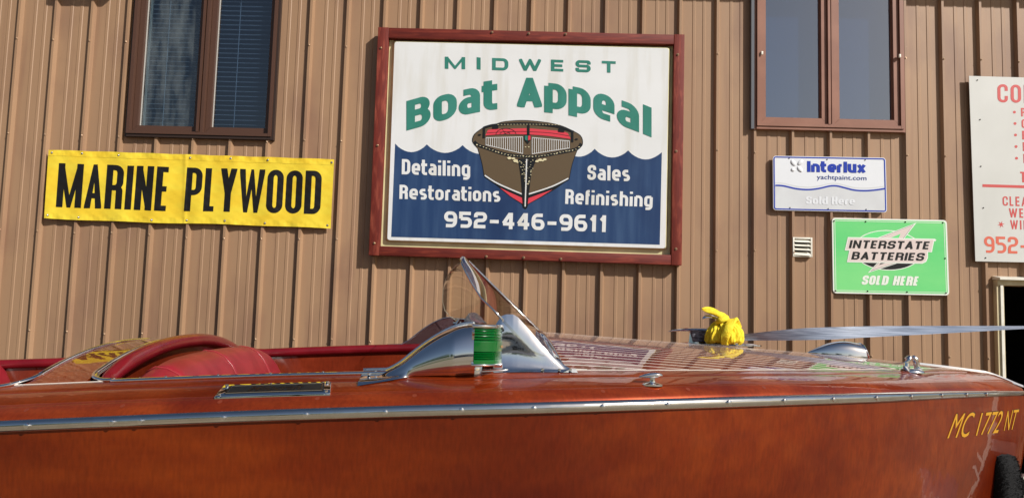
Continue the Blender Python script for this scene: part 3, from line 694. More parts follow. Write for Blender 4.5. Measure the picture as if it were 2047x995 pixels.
for p in ([(215, 180), (400, 168), (610, 165)], [(642, 167), (850, 180), (1035, 210)], [(200, 207), (400, 193), (612, 197)], [(642, 197), (840, 213), (1050, 242)]): L_(sp(p), BK, 1.1)
L_([(405+100*math.cos(a), 195-60*math.sin(a)) for a in np.linspace(0, math.pi, 20)], BK, 1.3); L_([(395+50*math.cos(a), 195-30*math.sin(a)) for a in np.linspace(0, math.pi, 14)], BK, 1.1)
L_([(405, 192), (365, 140)], BK, 1.); L_([(380, 192), (480, 160)], BK, 1.)
L_([(200, 222), (578, 214), (578, 388), (200, 300)], BK); L_([(205, 226), (574, 218), (574, 384), (205, 297)], BR_)
L_([(660, 220), (1042, 255), (1042, 332), (660, 392)], BK); L_([(664, 224), (1038, 259), (1038, 328), (664, 387)], BR_)
for k in range(18):
    t = k/17; L_([(207+t*365, 226-t*8), (207+t*365, 298+t*86)], WH, 1.0)
    L_([(666+t*370, 225+t*34), (666+t*370, 387-t*58)], WH, 1.0)
for p in ([(205, 226), (574, 218)], [(205, 297), (574, 384)], [(664, 224), (1038, 259)], [(664, 387), (1038, 328)]): L_(p, WH, 1.1)
L_(sp([(88, 265), (130, 300), (200, 325), (400, 390), (600, 412), (750, 408), (900, 382), (1100, 340), (1155, 285)]), BK, 6.2)
for k in range(34):
    t = k/33; xs_ = 120+t*1010; pts = sp([(88, 265), (130, 300), (200, 325), (400, 390), (600, 412), (750, 408), (900, 382), (1100, 340), (1155, 285)]); yy = float(np.interp(xs_, [p[0] for p in pts], [p[1] for p in pts]))
    L_([(xs_-random.uniform(4, 12), yy+random.uniform(-5, 5)), (xs_+random.uniform(4, 10), yy+random.uniform(-5, 5))], GOLDP, random.uniform(.7, 1.8))
L_([(525, 432), (712, 432), (660, 560), (618, 920), (575, 920), (552, 600)], BK)
for k in range(46):
    t = random.random(); wdt = 80*(1-t)**1.2+14; x = 612+random.uniform(-1, 1)*wdt; y = 440+t*300
    L_([(x-5, y+random.uniform(-6, 6)), (x+6, y+random.uniform(-6, 6))], GOLDP, random.uniform(.6, 1.4))
L_([(611, 438), (606, 620), (596, 910)], WH, 2.4)
L_(sp([(180, 128), (300, 98), (600, 85), (900, 112), (1078, 168)]), BK, 4.6); L_([(188, 120), (185, 230)], BK, 4.4); L_([(1066, 165), (1066, 270)], BK, 4.4); L_([(630, 90), (628, 195)], BK, 4.6)
for k in range(20):
    t = k/19; x = 330+t*600; L_([(x-8, 93+(x-600)**2/9e3*.35), (x+8, 94+(x-600)**2/9e3*.35)], GOLDP, .8)
L_([(275, 108), (328, 104), (330, 136), (268, 138)], BK); L_([(930, 132), (988, 150), (985, 172), (925, 166)], BK)
L_([(586, 198), (655, 198), (655, 245), (622, 290), (588, 245)], BK); L_([(592, 206), (620, 206), (620, 255), (594, 245)], GREEN); L_([(626, 206), (650, 206), (650, 245), (626, 252)], RD)
for cx, cy in ((143, 197), (1107, 241)): L_([(cx+16*math.cos(a), cy+8*math.sin(a)) for a in np.linspace(0, 6.28, 14)[:-1]], BK)
for cx, cy, r_ in ((440, 428, 22), (480, 432, 18), (500, 455, 24), (520, 470, 12), (715, 460, 20), (745, 448, 24), (790, 442, 20), (770, 455, 12), (600, 318, 8), (632, 318, 8)):
    L_([(cx+r_*math.cos(a)*random.uniform(.8, 1.1), cy+r_*.6*math.sin(a)*random.uniform(.8, 1.1)) for a in np.linspace(0, 6.28, 11)[:-1]], GOLDP)
for k_, (m_, mb_) in parts_art.items(): mb_.build('boat_picture', m_, sg, auto=False)
# frame screws
sm = MB(); dome(sm, .0055, .008, y0=0); fs_ = sm.src('screw', BRASS, sg); first = True
for x, y in ((118, 127), (105, 499), (93, 872), (1253, 152), (1247, 521), (1246, 894), (543, 67), (683, 72), (824, 74), (521, 923), (664, 927), (806, 932)):
    p = at(*T2(x, y), YF); p[1] = YF-.0005
    if first: fs_.location = Vector(p)-wloc(sg); first = False
    else: inst(fs_, p, sg)

# ------------------------------------------------------------------ yellow banner
bn = thing('plywood_banner', 'yellow vinyl banner with black MARINE PLYWOOD lettering on the ribbed wall', 'banner', at(378, 380, YW-.03))
YBN = YW-FR-.004
bq = [(97, 300), (668, 319), (661, 457), (88, 436)]
def bdisp(u, v):
    X = u*1.75
    d = .0028*math.cos(2*math.pi*X/RP)+.0016*math.sin(23*u+7*v)+.0014*math.sin(47*u-15*v+1)
    ed = max(0, 1-min(v, 1-v)/.12)
    d += ed*.0022*math.sin(90*u+3*math.sin(9*u))+.004*math.exp(-((u-.49+.01*v)/.006)**2)
    d += .0016*math.sin(14*v+30*u)*math.exp(-((u-.3)/.2)**2)
    d += .0012*math.sin(130*u+19*v)*math.sin(31*v+8*u)+.0022*math.sin(17*u-9*v)*math.exp(-((v-.5)/.5)**2)*math.sin(6*u+2)
    return -d-.0042
def bpt(u, v, off=0):
    sag = .6*math.sin(u*math.pi*6)*(1-v)+1.2*math.sin(2*u*math.pi)*(1-v)-.8*abs(math.sin(u*math.pi*7))*v
    p = bil(bq, u, v); return at(p[0], p[1]+sag, YBN+bdisp(u, v)-off)
mb = MB(); NU, NV = 220, 26
mb.grid(lambda u, v: bpt(u, v), NU, NV); mb.grid(lambda u, v: bpt(u, v, -.0008), NU, NV, flip=True)
mb.build('banner_sheet', YEL, bn, smooth=True)
for v0_, v1_ in ((.0, .085), (.915, 1.)):
    mb = MB(); mb.grid(lambda u, v: bpt(u, v0_+(v1_-v0_)*v, .0011+.0004*math.sin(400*u)*math.sin(math.pi*v)), 300, 4); mb.build('banner_hem', YEL, bn, smooth=True)
def banner_text(s, q, **kw):
    # px quad -> banner uv is bilinear enough; slice polygons so they follow the folds
    TLx = np.array(bq, float)
    def touv(p):
        u, v = .5, .5
        for _ in range(6):
            e = bil(bq, u, v)-p; du = (bil(bq, u+.01, v)-bil(bq, u, v))/.01; dv = (bil(bq, u, v+.01)-bil(bq, u, v))/.01
            s_ = np.linalg.solve(np.array([du, dv]).T, -e); u += s_[0]; v += s_[1]
        return u, v
    mb = MB(); st = 1/NU
    for i, Pp in enumerate(text_polys(s, **kw)):
        U = [touv(bil(q, a, b)) for a, b in Pp]
        us = [u for u, v in U]; lo, hi = min(us), max(us); k = math.floor(lo/st)
        while k*st < hi:
            C = clip_poly(U, 0, k*st, (k+1)*st); k += 1
            if not C: continue
            vs_ = [v for u, v in C]; j = math.floor(min(vs_)*NV)
            while j/NV < max(vs_):
                D = clip_poly(C, 1, j/NV, (j+1)/NV); j += 1
                if len(D) >= 3: mb.add([bpt(u, v, .0012+i*.000006) for u, v in D], [tuple(range(len(D)))])
    return mb.build('lettering', YBLK, bn, auto=False)
kw = dict(tx=.158, ty=.12, wd=.415, gap=.07, rad=.17)
banner_text('MARINE', [(118, 326.5), (343, 334), (336, 421), (111.5, 413)], **kw)
banner_text('PLYWOOD', [(374, 335.5), (644, 342.5), (640, 429), (367.5, 422)], **kw)
mb = MB()
n_ = 12
def ringv(R0, R1, y): pass
for k in range(n_):
    pass
gm = MB(); gm.tube([(.0052*math.cos(2*math.pi*k/14), 0, .0052*math.sin(2*math.pi*k/14)) for k in range(14)], .0018, 6, closed=True)
gr = gm.src('grommet', MET, bn, smooth=True); sm = MB(); dome(sm, .0030, .005); bs = sm.src('screw', MET, bn); first = True
for u, v in ((.012, .96), (.118, .965), (.246, .955), (.497, .95), (.638, .96), (.768, .955), (.992, .955), (.012, .05), (.12, .04), (.375, .04), (.497, .045), (.63, .05), (.77, .04), (.988, .045)):
    p = bpt(u, v, .0015)
    if first: gr.location = Vector(p)-wloc(bn); bs.location = Vector(p)-wloc(bn); first = False
    else: inst(gr, p, bn); inst(bs, p, bn)

# ------------------------------------------------------------------ small enamel signs
def plate(q, rad, Y, th, m, parent, name, m2=None, lip=None):
    mb = MB(); f = rrect(q, rad, 5); n = len(f); va = [at(x, y, Y) for x, y in f]; vb = [(p[0], Y+th, p[2]) for p in va]
    mb.add(va, [tuple(range(n))]); mb.add(va+vb, [(i, (i+1) % n, n+(i+1) % n, n+i) for i in range(n)]); mb.add(vb, [tuple(range(n))])
    o = mb.build(name, m, parent); return o
def ringstrip(q, rad, w0, w1, Y, mb, mi=0):
    a = rrect(lerpq(q, w0), max(rad-w0, 1), 5); b = rrect(lerpq(q, w1), max(rad-w1, .8), 5); n = len(a)
    mb.add([at(x, y, Y) for x, y in a]+[at(x, y, Y) for x, y in b], [(i, (i+1) % n, n+(i+1) % n, n+i) for i in range(n)], mi)
TL_ = lambda x, y: (1540+x/7.654, 300+y/7.654); QL = lambda *p: [TL_(*a) for a in p]
lx = thing('paint_brand_sign', 'white enamel paint sign with blue border and wavy blue line', 'sign', at(1659, 368, YW-.03))
YI = YW-.030
q = QL((38, 88), (1765, 118), (1785, 955), (45, 918))
plate(q, 6, YI, .0108, LUXW, lx, 'sign_plate')
mb = MB(); ringstrip(q, 6, 1.3, 3.6, YI-.0012, mb); mb.build('border_print', LUXB, lx, auto=False)
mb = MB(); wave = [(78, 540), (200, 548), (400, 592), (580, 605), (740, 588), (900, 552), (1010, 548), (1130, 575), (1280, 612), (1440, 622), (1600, 612), (1750, 590)]
ws = sp(wave, 6); n = len(ws); bt = [(85+(1755-85)*i/(n-1), 895+(925-895)*i/(n-1)) for i in range(n)]
mb.add([at(*TL_(*p), YI-.0006) for p in ws]+[at(*TL_(*p), YI-.0006) for p in bt], [(i, i+1, n+i+1, n+i) for i in range(n-1)]); mb.build('grey_print', LUXG, lx, auto=False)
mb = MB(); ribbon(mb, [TL_(x, y-38) for x, y in ws], 1.6, YI-.0006); mb.build('wave_shadow_print', LUXG, lx, auto=False)
mb = MB(); ribbon(mb, [TL_(*p) for p in ws], 3.2, YI-.0013); mb.build('wave_print', LUXB, lx, auto=False)
mb = MB(); ang = [(-.72, 95, 50), (.72, 95, 50), (2.42, 85, 42), (-2.35, 82, 42)]
mb = MB()
for cx, cy, rx_, ry_, an in ((352, 195, 34, 58, -.62), (460, 190, 34, 56, .75), (348, 300, 34, 30, .4), (452, 292, 32, 58, -.7)):
    def petal(u, v):
        a_ = 2*math.pi*u; r_ = v; x = cx+rx_*r_*math.cos(a_)*math.cos(an)-ry_*r_*math.sin(a_)*math.sin(an); y = cy+rx_*r_*math.cos(a_)*math.sin(an)+ry_*r_*math.sin(a_)*math.cos(an)
        return at(*TL_(x, y), YI-.0005-.0055*math.sqrt(max(0, 1-r_*r_)))
    mb.grid(petal, 16, 5)
mb.build('propeller_emboss', LUXW, lx, smooth=True)
stext('lettering', 'Interlux', QL((562, 168), (1462, 184), (1462, 352), (562, 335)), YI-.0014, LUXB, lx, tx=.29, ty=.24, wd=.72, gap=.05, rad=.3, xh=.78)
ftext('lettering', 'yachtpaint.com', QL((712, 372), (1472, 392), (1472, 462), (712, 444)), YI-.0014, LUXN, lx, bold=.006, cap=.72)
stext('lettering', 'Sold Here', QL((545, 705), (1295, 722), (1295, 838), (545, 824)), YI-.0014, LUXW, lx, tx=.30, ty=.16, wd=.78, gap=.1, rad=.28)
sm = MB(); dome(sm, .0024, .004); s0 = sm.src('screw', DARKSCREW, lx); first = True
for x, y in ((288, 125), (868, 145), (1450, 152), (300, 882), (885, 897), (1465, 908)):
    p = at(*TL_(x, y), YI-.001)
    if first: s0.location = Vector(p)-wloc(lx); first = False
    else: inst(s0, p, lx)

TB = lambda x, y: (1660+x/5.854, 430+y/5.854); QB = lambda *p: [TB(*a) for a in p]
bt_ = thing('battery_sign', 'green enamel battery sign with white rim and lightning bolt emblem', 'sign', at(1780, 512, YW-.03))
YI = YW-.032; q = QB((18, 30), (1362, 58), (1392, 938), (32, 912))
plate(q, 7, YI, .0126, BATW, bt_, 'sign_plate')
mb = MB(); f = rrect(lerpq(q, 3), 5, 5); mb.add([at(x, y, YI-.0006) for x, y in f], [tuple(range(len(f)))]); mb.build('green_print', BATG, bt_, auto=False)
mb = MB(); ringstrip(q, 7, 5.2, 6.2, YI-.0009, mb); mb.build('inner_line', BATW, bt_, auto=False)
def ell(cx, cy, rx_, ry_, a0, a1, n=28): return [(cx+rx_*math.cos(a), cy-ry_*math.sin(a)+.03*(rx_*math.cos(a))) for a in np.linspace(a0, a1, n)]
def lay2(polys, m, name, dz):
    mb = MB()
    for P_ in polys: mb.add([at(*TB(*p), YI-dz) for p in P_], [tuple(range(len(P_)))])
    return mb.build(name, m, bt_, auto=False)
lay2([ell(672, 410, 408, 236, 0, 2*math.pi)[:-1]], BATW, 'emblem_rim', .0010)
lay2([ell(672, 410, 396, 226, 0, math.pi)], BATD, 'emblem_green', .0012); lay2([ell(672, 410, 396, 226, math.pi, 2*math.pi)], BLACKP, 'emblem_black', .0012)
lay2([[(530, 272), (1008, 88), (842, 300), (520, 290)], [(438, 675), (575, 530), (850, 540)]], BATW, 'bolt_rim', .0014)
lay2([[(560, 272), (975, 108), (845, 285), (550, 290)], [(470, 655), (575, 540), (800, 548)]], BLACKP, 'bolt_line', .0016)
lay2([[(568, 272), (968, 114), (840, 285), (560, 290)], [(478, 648), (580, 540), (790, 549)]], BATP, 'bolt_fill', .0018)
lay2([[(672, 280), (822, 217), (790, 285)]], BATD, 'bolt_hole', .0020); lay2([[(568, 582), (600, 548), (680, 548)]], BLACKP, 'bolt_hole', .0020)
lay2([[(204, 256), (1222, 276), (1240, 290), (1228, 306), (1214, 304), (1188, 434), (1143, 432), (1142, 500), (1122, 545), (1075, 568), (193, 550), (220, 414), (168, 412)]], BATW, 'wordmark_rim', .0022)
lay2([[(214, 268), (1206, 290), (1178, 424), (1130, 422), (1132, 490), (1110, 536), (1070, 556), (206, 540), (232, 404), (182, 402)]], BATP, 'wordmark_panel', .0024)
stext('lettering', 'INTERSTATE', QB((236, 292), (1174, 308), (1152, 400), (214, 386)), YI-.0027, BLACKP, bt_, tx=.27, ty=.2, wd=.86, gap=.13, rad=.3)
stext('lettering', 'BATTERIES', QB((264, 427), (1112, 442), (1090, 533), (242, 518)), YI-.0027, BLACKP, bt_, tx=.27, ty=.2, wd=.86, gap=.13, rad=.3)
stext('lettering', 'SOLD HERE', QB((384, 703), (1048, 716), (1024, 824), (360, 811)), YI-.0014, BATW, bt_, tx=.27, ty=.19, wd=.62, gap=.08, rad=.2)
s1 = MB(); dome(s1, .0030, .005); s0 = s1.src('screw', DARKSCREW, bt_); first = True
for x, y in ((42, 68), (412, 76), (876, 80), (1316, 88), (1342, 505), (60, 884), (435, 888), (896, 898), (1352, 910)):
    p = at(*TB(x, y), YI-.001)
    if first: s0.location = Vector(p)-wloc(bt_); first = False
    else: inst(s0, p, bt_)

# ------------------------------------------------------------------ white sign at the right edge
TC = lambda x, y: (1930+x/4.974, 150+y/4.974); TD = lambda x, y: (1930+x/4.974, 330+y/4.974)
cs = thing('services_sign', 'tall white sign with faded red lettering above the open doorway', 'sign', at(2000, 340, YW-.03))
YI = YW-.034; xr = 2047+190
tl = at(1937, 152, YI); bl_ = at(1950, 522, YI); tr = at(xr, 161, YI); br = at(xr, 528, YI)
mb = MB(); mb.hexa([tl, tr, br, bl_], [(p[0], YI+.004, p[2]) for p in (tl, tr, br, bl_)]); mb.build('sign_plate', CMPW, cs)
# spacer battens behind so it stands off the ribs
mb = MB(); mb.box(tl[0]+.05, tr[0]-.05, YI+.0042, YW-FR-.0004, tl[2]-.16, tl[2]-.10); mb.box(tl[0]+.06, tr[0]-.05, YI+.0042, YW-FR-.0004, bl_[2]+.10, bl_[2]+.16); mb.build('batten', DBRN2, cs)
def cst(s, T, x0, x1, yt, yb, m=CMPR, sl=.028, **kw):
    k_ = dict(tx=.2, ty=.15, wd=.55, gap=.13, rad=.2); k_.update(kw)
    stext('lettering', s, [T(x0, yt), T(x1, yt+sl*(x1-x0)), T(x1+3, yb+sl*(x1-x0)), T(x0+3, yb)], YI-.0006, m, cs, **k_)
cst('CON', TC, 316, 684, 92, 272, wd=.56, tx=.17, ty=.14, gap=.15)
for i, (c, y0, y1, x) in enumerate((('R', 328, 413, 551), ('C', 441, 528, 557), ('E', 555, 642, 562), ('D', 668, 757, 568), ('L', 785, 875, 574))): cst(c, TC, x, x+48, y0, y1, wd=.56)
mb = MB()
for i, (x, y) in enumerate(((487, 370), (493, 483), (498, 597), (503, 712), (508, 828))): mb.add([at(*TC(x+15*math.cos(a), y+14*math.sin(a)), YI-.0006) for a in np.linspace(0, 6.283, 15)[:-1]], [tuple(range(14))])
mb.build('bullet_print', CMPR, cs, auto=False)
cst('T', TD, 538, 610, 66, 171, wd=.6)
mb = MB(); mb.add([at(*TD(*p), YI-.0006) for p in ((169, 190), (1300, 222), (1300, 250), (169, 218))], [(0, 1, 2, 3)]); mb.build('red_bar', CMPR, cs, auto=False)
cst('CLEA', TD, 368, 610, 310, 403, wd=.58, gap=.2, tx=.16); cst('WE', TD, 432, 578, 428, 520, wd=.52, gap=.2, tx=.16); cst('WIN', TD, 445, 625, 545, 637, wd=.52, gap=.22, tx=.16)
mb = MB(); mb.add([at(*TD(354+(36 if k % 2 == 0 else 13)*math.sin(k*math.pi/6+.3), 590-(36 if k % 2 == 0 else 13)*math.cos(k*math.pi/6+.3)), YI-.0006) for k in range(12)], [tuple(range(12))]); mb.build('star_print', CMPR, cs, auto=False)
stext('lettering', '952-', [TD(182, 706), TD(628, 716), TD(630, 882), TD(190, 870)], YI-.0007, CMPO, cs, tx=.19, ty=.15, wd=.68, gap=.1, rad=.34)
s1 = MB(); dome(s1, .0026, .005); s0 = s1.src('screw', DARKSCREW, cs); first = True
for T, x, y in ((TC, 118, 52), (TC, 145, 444), (TC, 153, 908), (TD, 178, 425), (TD, 200, 921)):
    p = at(*T(x, y), YI-.0008)
    if first: s0.location = Vector(p)-wloc(cs); first = False
    else: inst(s0, p, cs)
#BOAT#
# ------------------------------------------------------------------ the motorboat
BA = .09; BO = np.array([0, 2.729, 0]); BU = np.array([math.cos(BA), math.sin(BA), 0]); BV = np.array([-math.sin(BA), math.cos(BA), 0])
def W(u, v, z): return BO+BU*u+BV*v+np.array([0, 0, z])
hbt = cr([-3.4, -2.6, -1.675, -.98, -.381, -.05, .317, .69, 1.056, 1.406, 1.615, 1.775, 1.86, 1.905, 1.925], [.60, .69, .775, .846, .884, .886, .824, .704, .536, .330, .208, .112, .062, .028, .0])
UE = 1.925
def hb(u): return max(0., float(hbt(min(u, UE))))
# sheer height from the line of the rub rail
_us = np.linspace(-1.6, 1.86, 24); _zs = []
railpx = cr([-400, 0, 300, 600, 900, 1200, 1500, 1688, 1885, 2040, 2100], [871, 852.5, 841, 829, 819, 811.5, 804.5, 797, 789, 786, 785])
for u in _us:
    z = HZ-.23
    for _ in range(8):
        px, py = proj(W(u, -hb(u)-.008, z)); z += (py-railpx(px))*1.9/FPX
    _zs.append(z)
_pf = np.polyfit(_us, _zs, 4); _lo = np.polyval(_pf, -1.3); _sl = (np.polyval(_pf, -1.25)-_lo)/.05
def zr(u):
    if u < -1.3: return _lo+_sl*(u+1.3)*max(.2, 1+.25*(u+1.3))
    return float(np.polyval(_pf, min(u, UE)))
# crown of the deck on the centreline from its skyline
_uc = np.linspace(.12, 1.8, 14); _zc = []
crpx = cr([1085, 1300, 1560, 1700, 1800, 1900, 2000, 2100], [663, 680, 700, 712, 723, 735, 750, 765])
for u in _uc:
    z = HZ-.1
    for _ in range(8):
        px, py = proj(W(u, .06, z)); z += (py-crpx(px))*2.75/FPX
    _zc.append(z)
_cr = [max(.003, z-zr(u)-.042) for u, z in zip(_uc, _zc)]
crt = cr([-3.4, -2.4, -1.4, -1.15, -.6, -.2]+list(_uc)+[1.9], [.10, .115, .131, .133, .128, .118]+_cr+[.0])
def crown(u): return float(crt(u))
def deckz(u, v):
    b = hb(u); w_ = max(0., b-abs(v))
    k = min(1., b/.12)
    toe = .031*min(1., (w_/.032))**.62*k if w_ < .032 else .031*k
    s = max(0., (w_-.032))/max(b-.032, 1e-3); s = min(1, s)
    return zr(u)+.011+toe+crown(u)*(1-(1-s)**2.25)
def dk(u, v, off=0): return W(u, v, deckz(u, v)+off)
def deck_at(px, py, u0=0., v0=-.8):
    u, v = u0, v0
    for _ in range(25):
        a = np.array(proj(dk(u, v))); e = a-np.array([px, py])
        du = (np.array(proj(dk(u+.004, v)))-a)/.004; dv = (np.array(proj(dk(u, v+.004)))-a)/.004
        J = np.array([du, dv]).T
        try: s_ = np.linalg.solve(J, -e)
        except Exception: break
        s_ = np.clip(s_, -.06, .06); u += s_[0]; v += s_[1]
    return u, v
bt = thing('runabout_boat', 'varnished mahogany runabout with chrome fittings and red vinyl seats standing before the workshop', 'motorboat', W(-.2, 0, .4))

# topsides
def hullp(u, d, side=-1, off=0.):
    """d metres below the rail"""
    if d < .56:
        ue = u+.42*d*d*max(0, (u+.6)/2.4)**1.2
        b = hb(min(ue, UE)); b *= 1-.09*d*max(0, 1-max(0, u)/1.2)-.10*(d*1.6)**2*max(0, min(1, (u+.4)/1.6))
        z = zr(u)-d
    else:
        t = (d-.56)/.30; ue = u+.42*.56**2*max(0, (u+.6)/2.4)**1.2
        b0 = hb(min(ue, UE)); b0 *= 1-.09*.56*max(0, 1-max(0, u)/1.2)-.10*.8*max(0, min(1, (u+.4)/1.6)); b = b0*(1-t); z = zr(u)-.56-t*.24*(1-max(0, u-.6)*.35)
    b = max(b, .004)
    return W(u, side*(b+off), z)
def stem_u(d): return UE-.42*d*d*1.5
us = list(np.linspace(-3.4, 1.2, 70))+list(np.linspace(1.24, 1.924, 44))
ds = [0, .01, .03, .06, .1, .15, .2, .26, .32, .38, .44, .50, .56]
for side in (-1, 1):
    mb = MB(); vs = []; 
    for u in us:
        for d in ds:
            q = u if u < .4 else .4+(u-.4)*(stem_u(d)-.4)/(UE-.4)
            vs.append(hullp(q, d, side) if True else 0)
    nd = len(ds); fs = [(i*nd+j, (i+1)*nd+j, (i+1)*nd+j+1, i*nd+j+1) for i in range(len(us)-1) for j in range(nd-1)]
    mb.add(vs, fs); o = mb.build('topside_plank', HULLW, bt, smooth=True)
    mb = MB(); vs = []; d2 = [.56, .66, .76, .86]
    for u in us:
        for d in d2:
            q = u if u < .4 else .4+(u-.4)*(stem_u(min(d, .56))-.4)/(UE-.4); vs.append(hullp(q, d, side))
    mb.add(vs, [(i*4+j, (i+1)*4+j, (i+1)*4+j+1, i*4+j+1) for i in range(len(us)-1) for j in range(3)]); mb.build('bottom_planking', BOTT, bt, smooth=True)
mb = MB(); tr_ = [hullp(-3.4, d, -1) for d in ds+[.66, .76, .86]]+[hullp(-3.4, d, 1) for d in (ds+[.66, .76, .86])[::-1]]
mb.add(tr_, [tuple(range(len(tr_)))]); mb.build('transom', HULLW, bt)
# stem band (cutwater)
mb = MB(); path = [W(stem_u(d)-.001, 0, zr(UE)-d) for d in np.linspace(-.02, .56, 22)]
mb.tube([tuple(p) for p in path], [.006+.003*math.sin(k/21*3) for k in range(22)], 10, sq=(1, .8)); mb.build('cutwater', CHROME, bt, smooth=True)

# rub rails and their screws
rs = MB(); dome(rs, .0064, .0075, n=12, wr=.0066, wh=.0002)
for side in (-1, 1):
    mb = MB(); prof_ = [(0, -.0145), (.007, -.0128), (.0118, -.0076), (.0135, 0), (.0118, .0076), (.007, .0128), (0, .0145)]
    uu = list(np.linspace(-3.38, 1.2, 110))+list(np.linspace(1.21, 1.92, 60)); vs = []
    for u in uu:
        b = hb(u); db = (hb(u+.004)-hb(u-.004))/.008; nn = np.array([-db, 1.]); nn /= np.linalg.norm(nn)
        k = 1-.42*max(0, (u-1.0)/.9)
        for o_, h in prof_: vs.append(W(u+nn[0]*(o_*k-.001), side*(b+nn[1]*(o_*k-.001)), zr(u)+h*k))
    n = len(prof_); mb.add(vs, [(i*n+j, (i+1)*n+j, (i+1)*n+j+1, i*n+j+1) for i in range(len(uu)-1) for j in range(n-1)]+[tuple(range(n)), tuple(range((len(uu)-1)*n, len(uu)*n))])
    rail = mb.build('rub_rail', CHROME2, bt, smooth=60)
    if side == -1:
        scs = rs.src('screw', CHROME, rail, smooth=50); first = True
        for px in (-110, 55, 225, 282, 447, 612, 770, 922, 1067, 1205, 1335, 1456, 1567, 1665, 1751, 1821, 1882, 1932, 1972):
            lo, hi = -2., 1.9
            for _ in range(40):
                m_ = (lo+hi)/2
                if proj(W(m_, -hb(m_)-.012, zr(m_)))[0] < px: lo = m_
                else: hi = m_
            db = (hb(m_+.004)-hb(m_-.004))/.008; k = 1-.42*max(0, (m_-1.0)/.9)
            p = W(m_, -hb(m_)-.0120*k, zr(m_)+.001); rz = BA+math.atan(-db)
            if first: scs.location = Vector(p)-wloc(rail); scs.rotation_euler = (0, 0, rz); first = False
            else: inst(scs, p, rail, (0, 0, rz))

# deck boards
UB0, UD0, UD1, UF = -2.75, -1.355, -1.195, .055      # rear cockpit, divider, foredeck start
SIDEW = .157                                        # width of side deck
def board(name, u0, u1, vf0, vf1, m, side=1, off=0., nu=60, nv=4, skirt=.004, parent=None, pillow=0.):
    mb = MB(); g0 = []; TJ = [j/nv for j in range(nv+1)]
    if pillow: TJ = sorted(set(TJ+[.02, .06, .12, .88, .94, .98])); nv = len(TJ)-1
    for i in range(nu+1):
        u = u0+(u1-u0)*i/nu; a, b = vf0(u), vf1(u)
        row = [dk(u, side*a, off-skirt)]+[dk(u, side*(a+(b-a)*tj), off-pillow*abs(2*tj-1)**5) for tj in TJ]+[dk(u, side*b, off-skirt)]
        g0 += row
    n = nv+3; mb.add(g0, [(i*n+j, (i+1)*n+j, (i+1)*n+j+1, i*n+j+1) for i in range(nu) for j in range(n-1)]+[tuple(range(n)), tuple(range(nu*n, nu*n+n))])
    return mb.build(name, m, parent or bt, smooth=35)
for side in (-1, 1):
    # toe board: rounded outer edge, then covering board, then inner strip
    e0 = lambda u: hb(u)-.0005
    e1 = lambda u: max(hb(u)-.034, 0); e2 = lambda u: max(hb(u)-.106, 0); e3 = lambda u: max(hb(u)-SIDEW, 0)
    board('sheer_board', -3.38, .98, e0, lambda u: e1(u)+.0006, DECKW, side, nu=120, nv=7, pillow=.0012)
    board('sheer_board', .981, 1.86, e0, lambda u: e1(u)+.0006, DECKW, side, nu=60, nv=7, pillow=.0012)
    board('covering_board', -3.38, 1.84, lambda u: max(e1(u)-.0008, 0), lambda u: e2(u)+.0006, DECKW, side, nu=150, nv=4, pillow=.0014)
    board('covering_board', -3.38, 1.62, lambda u: max(e2(u)-.0008, 0), lambda u: e3(u)+.0006, DECKW, side, nu=150, nv=3, pillow=.0014)
    # seam compound just beneath
    board('seam_compound', -3.38, 1.86, lambda u: max(hb(u)-.02, 0), lambda u: max(e3(u)-.004, 0), SEAM, side, off=-.0016, nu=120, nv=6, skirt=.01)
mb = MB()     # bow cap wood
board('bow_block', 1.62, 1.885, lambda u: -max(hb(u)-.106, 0) if hb(u) > .106 else 0, lambda u: max(hb(u)-.106, 0), DECKW, 1, off=-.0004, nu=20, nv=10)
# divider deck between cockpits (planks) and foredeck planks
board('caulk_bed', -.06, 1.66, lambda u: -max(hb(u)-SIDEW+.004, .0), lambda u: max(hb(u)-SIDEW+.004, 0), SEAM, 1, off=-.0012, nu=80, nv=60, skirt=.012)
board('caulk_bed', UD0+.01, UD1-.01, lambda u: -(hb(u)-SIDEW+.002), lambda u: hb(u)-SIDEW+.002, SEAM, 1, off=-.0012, nu=12, nv=60, skirt=.012)
PW = .0335
k = 0
for k in range(-23, 23):
    v0 = k*PW; v1 = v0+PW
    # centre pair forms the king plank
    if k in (-1, 0): vv0, vv1 = (v0, v1-.0) if k == -1 else (v0, v1)
    a, b = v0+.0024, v1-.0024
    if k == -1: b = 0
    if k == 0: a = .0006
    cv = v1 if k < -1 else (v0 if k > 0 else None)
    # where the plank runs out against the covering board
    def lim(u): return hb(u)-SIDEW-.0038
    if cv is not None:
        ue_ = UF
        while ue_ < 1.66 and lim(ue_) > abs(cv)+.002: ue_ += .005
        if ue_-UF > .05: board('caulk_line', UF+.0006, ue_, (lambda u, c_=cv: c_-.0026), (lambda u, c_=cv: c_+.0026), CAULK, 1, off=.00012, nu=50, nv=1, skirt=.001)
    def inner(u): return min(abs(a), abs(b))
    uend = UF
    while uend < 1.66 and lim(uend) > inner(uend)+.003: uend += .005
    if uend-UF > .08:
        board('deck_plank', UF+.001, uend, (lambda u, a=a, b=b: max(a, -lim(u)) if a < 0 else a), (lambda u, a=a, b=b: min(b, lim(u)) if b > 0 else min(b, 0)), PLANKW, 1, off=.0, nu=56, nv=2)
def divv(s): return lambda u, s=s: s
LIM = lambda u: hb(u)-SIDEW-.0046
for k in range(3):
    board('divider_deck_board', UD0+.004, UD1-.002, (lambda u, k=k: -LIM(u)+k*2*LIM(u)/3+.0009), (lambda u, k=k: -LIM(u)+(k+1)*2*LIM(u)/3-.0009), DECKW, 1, nu=14, nv=16)
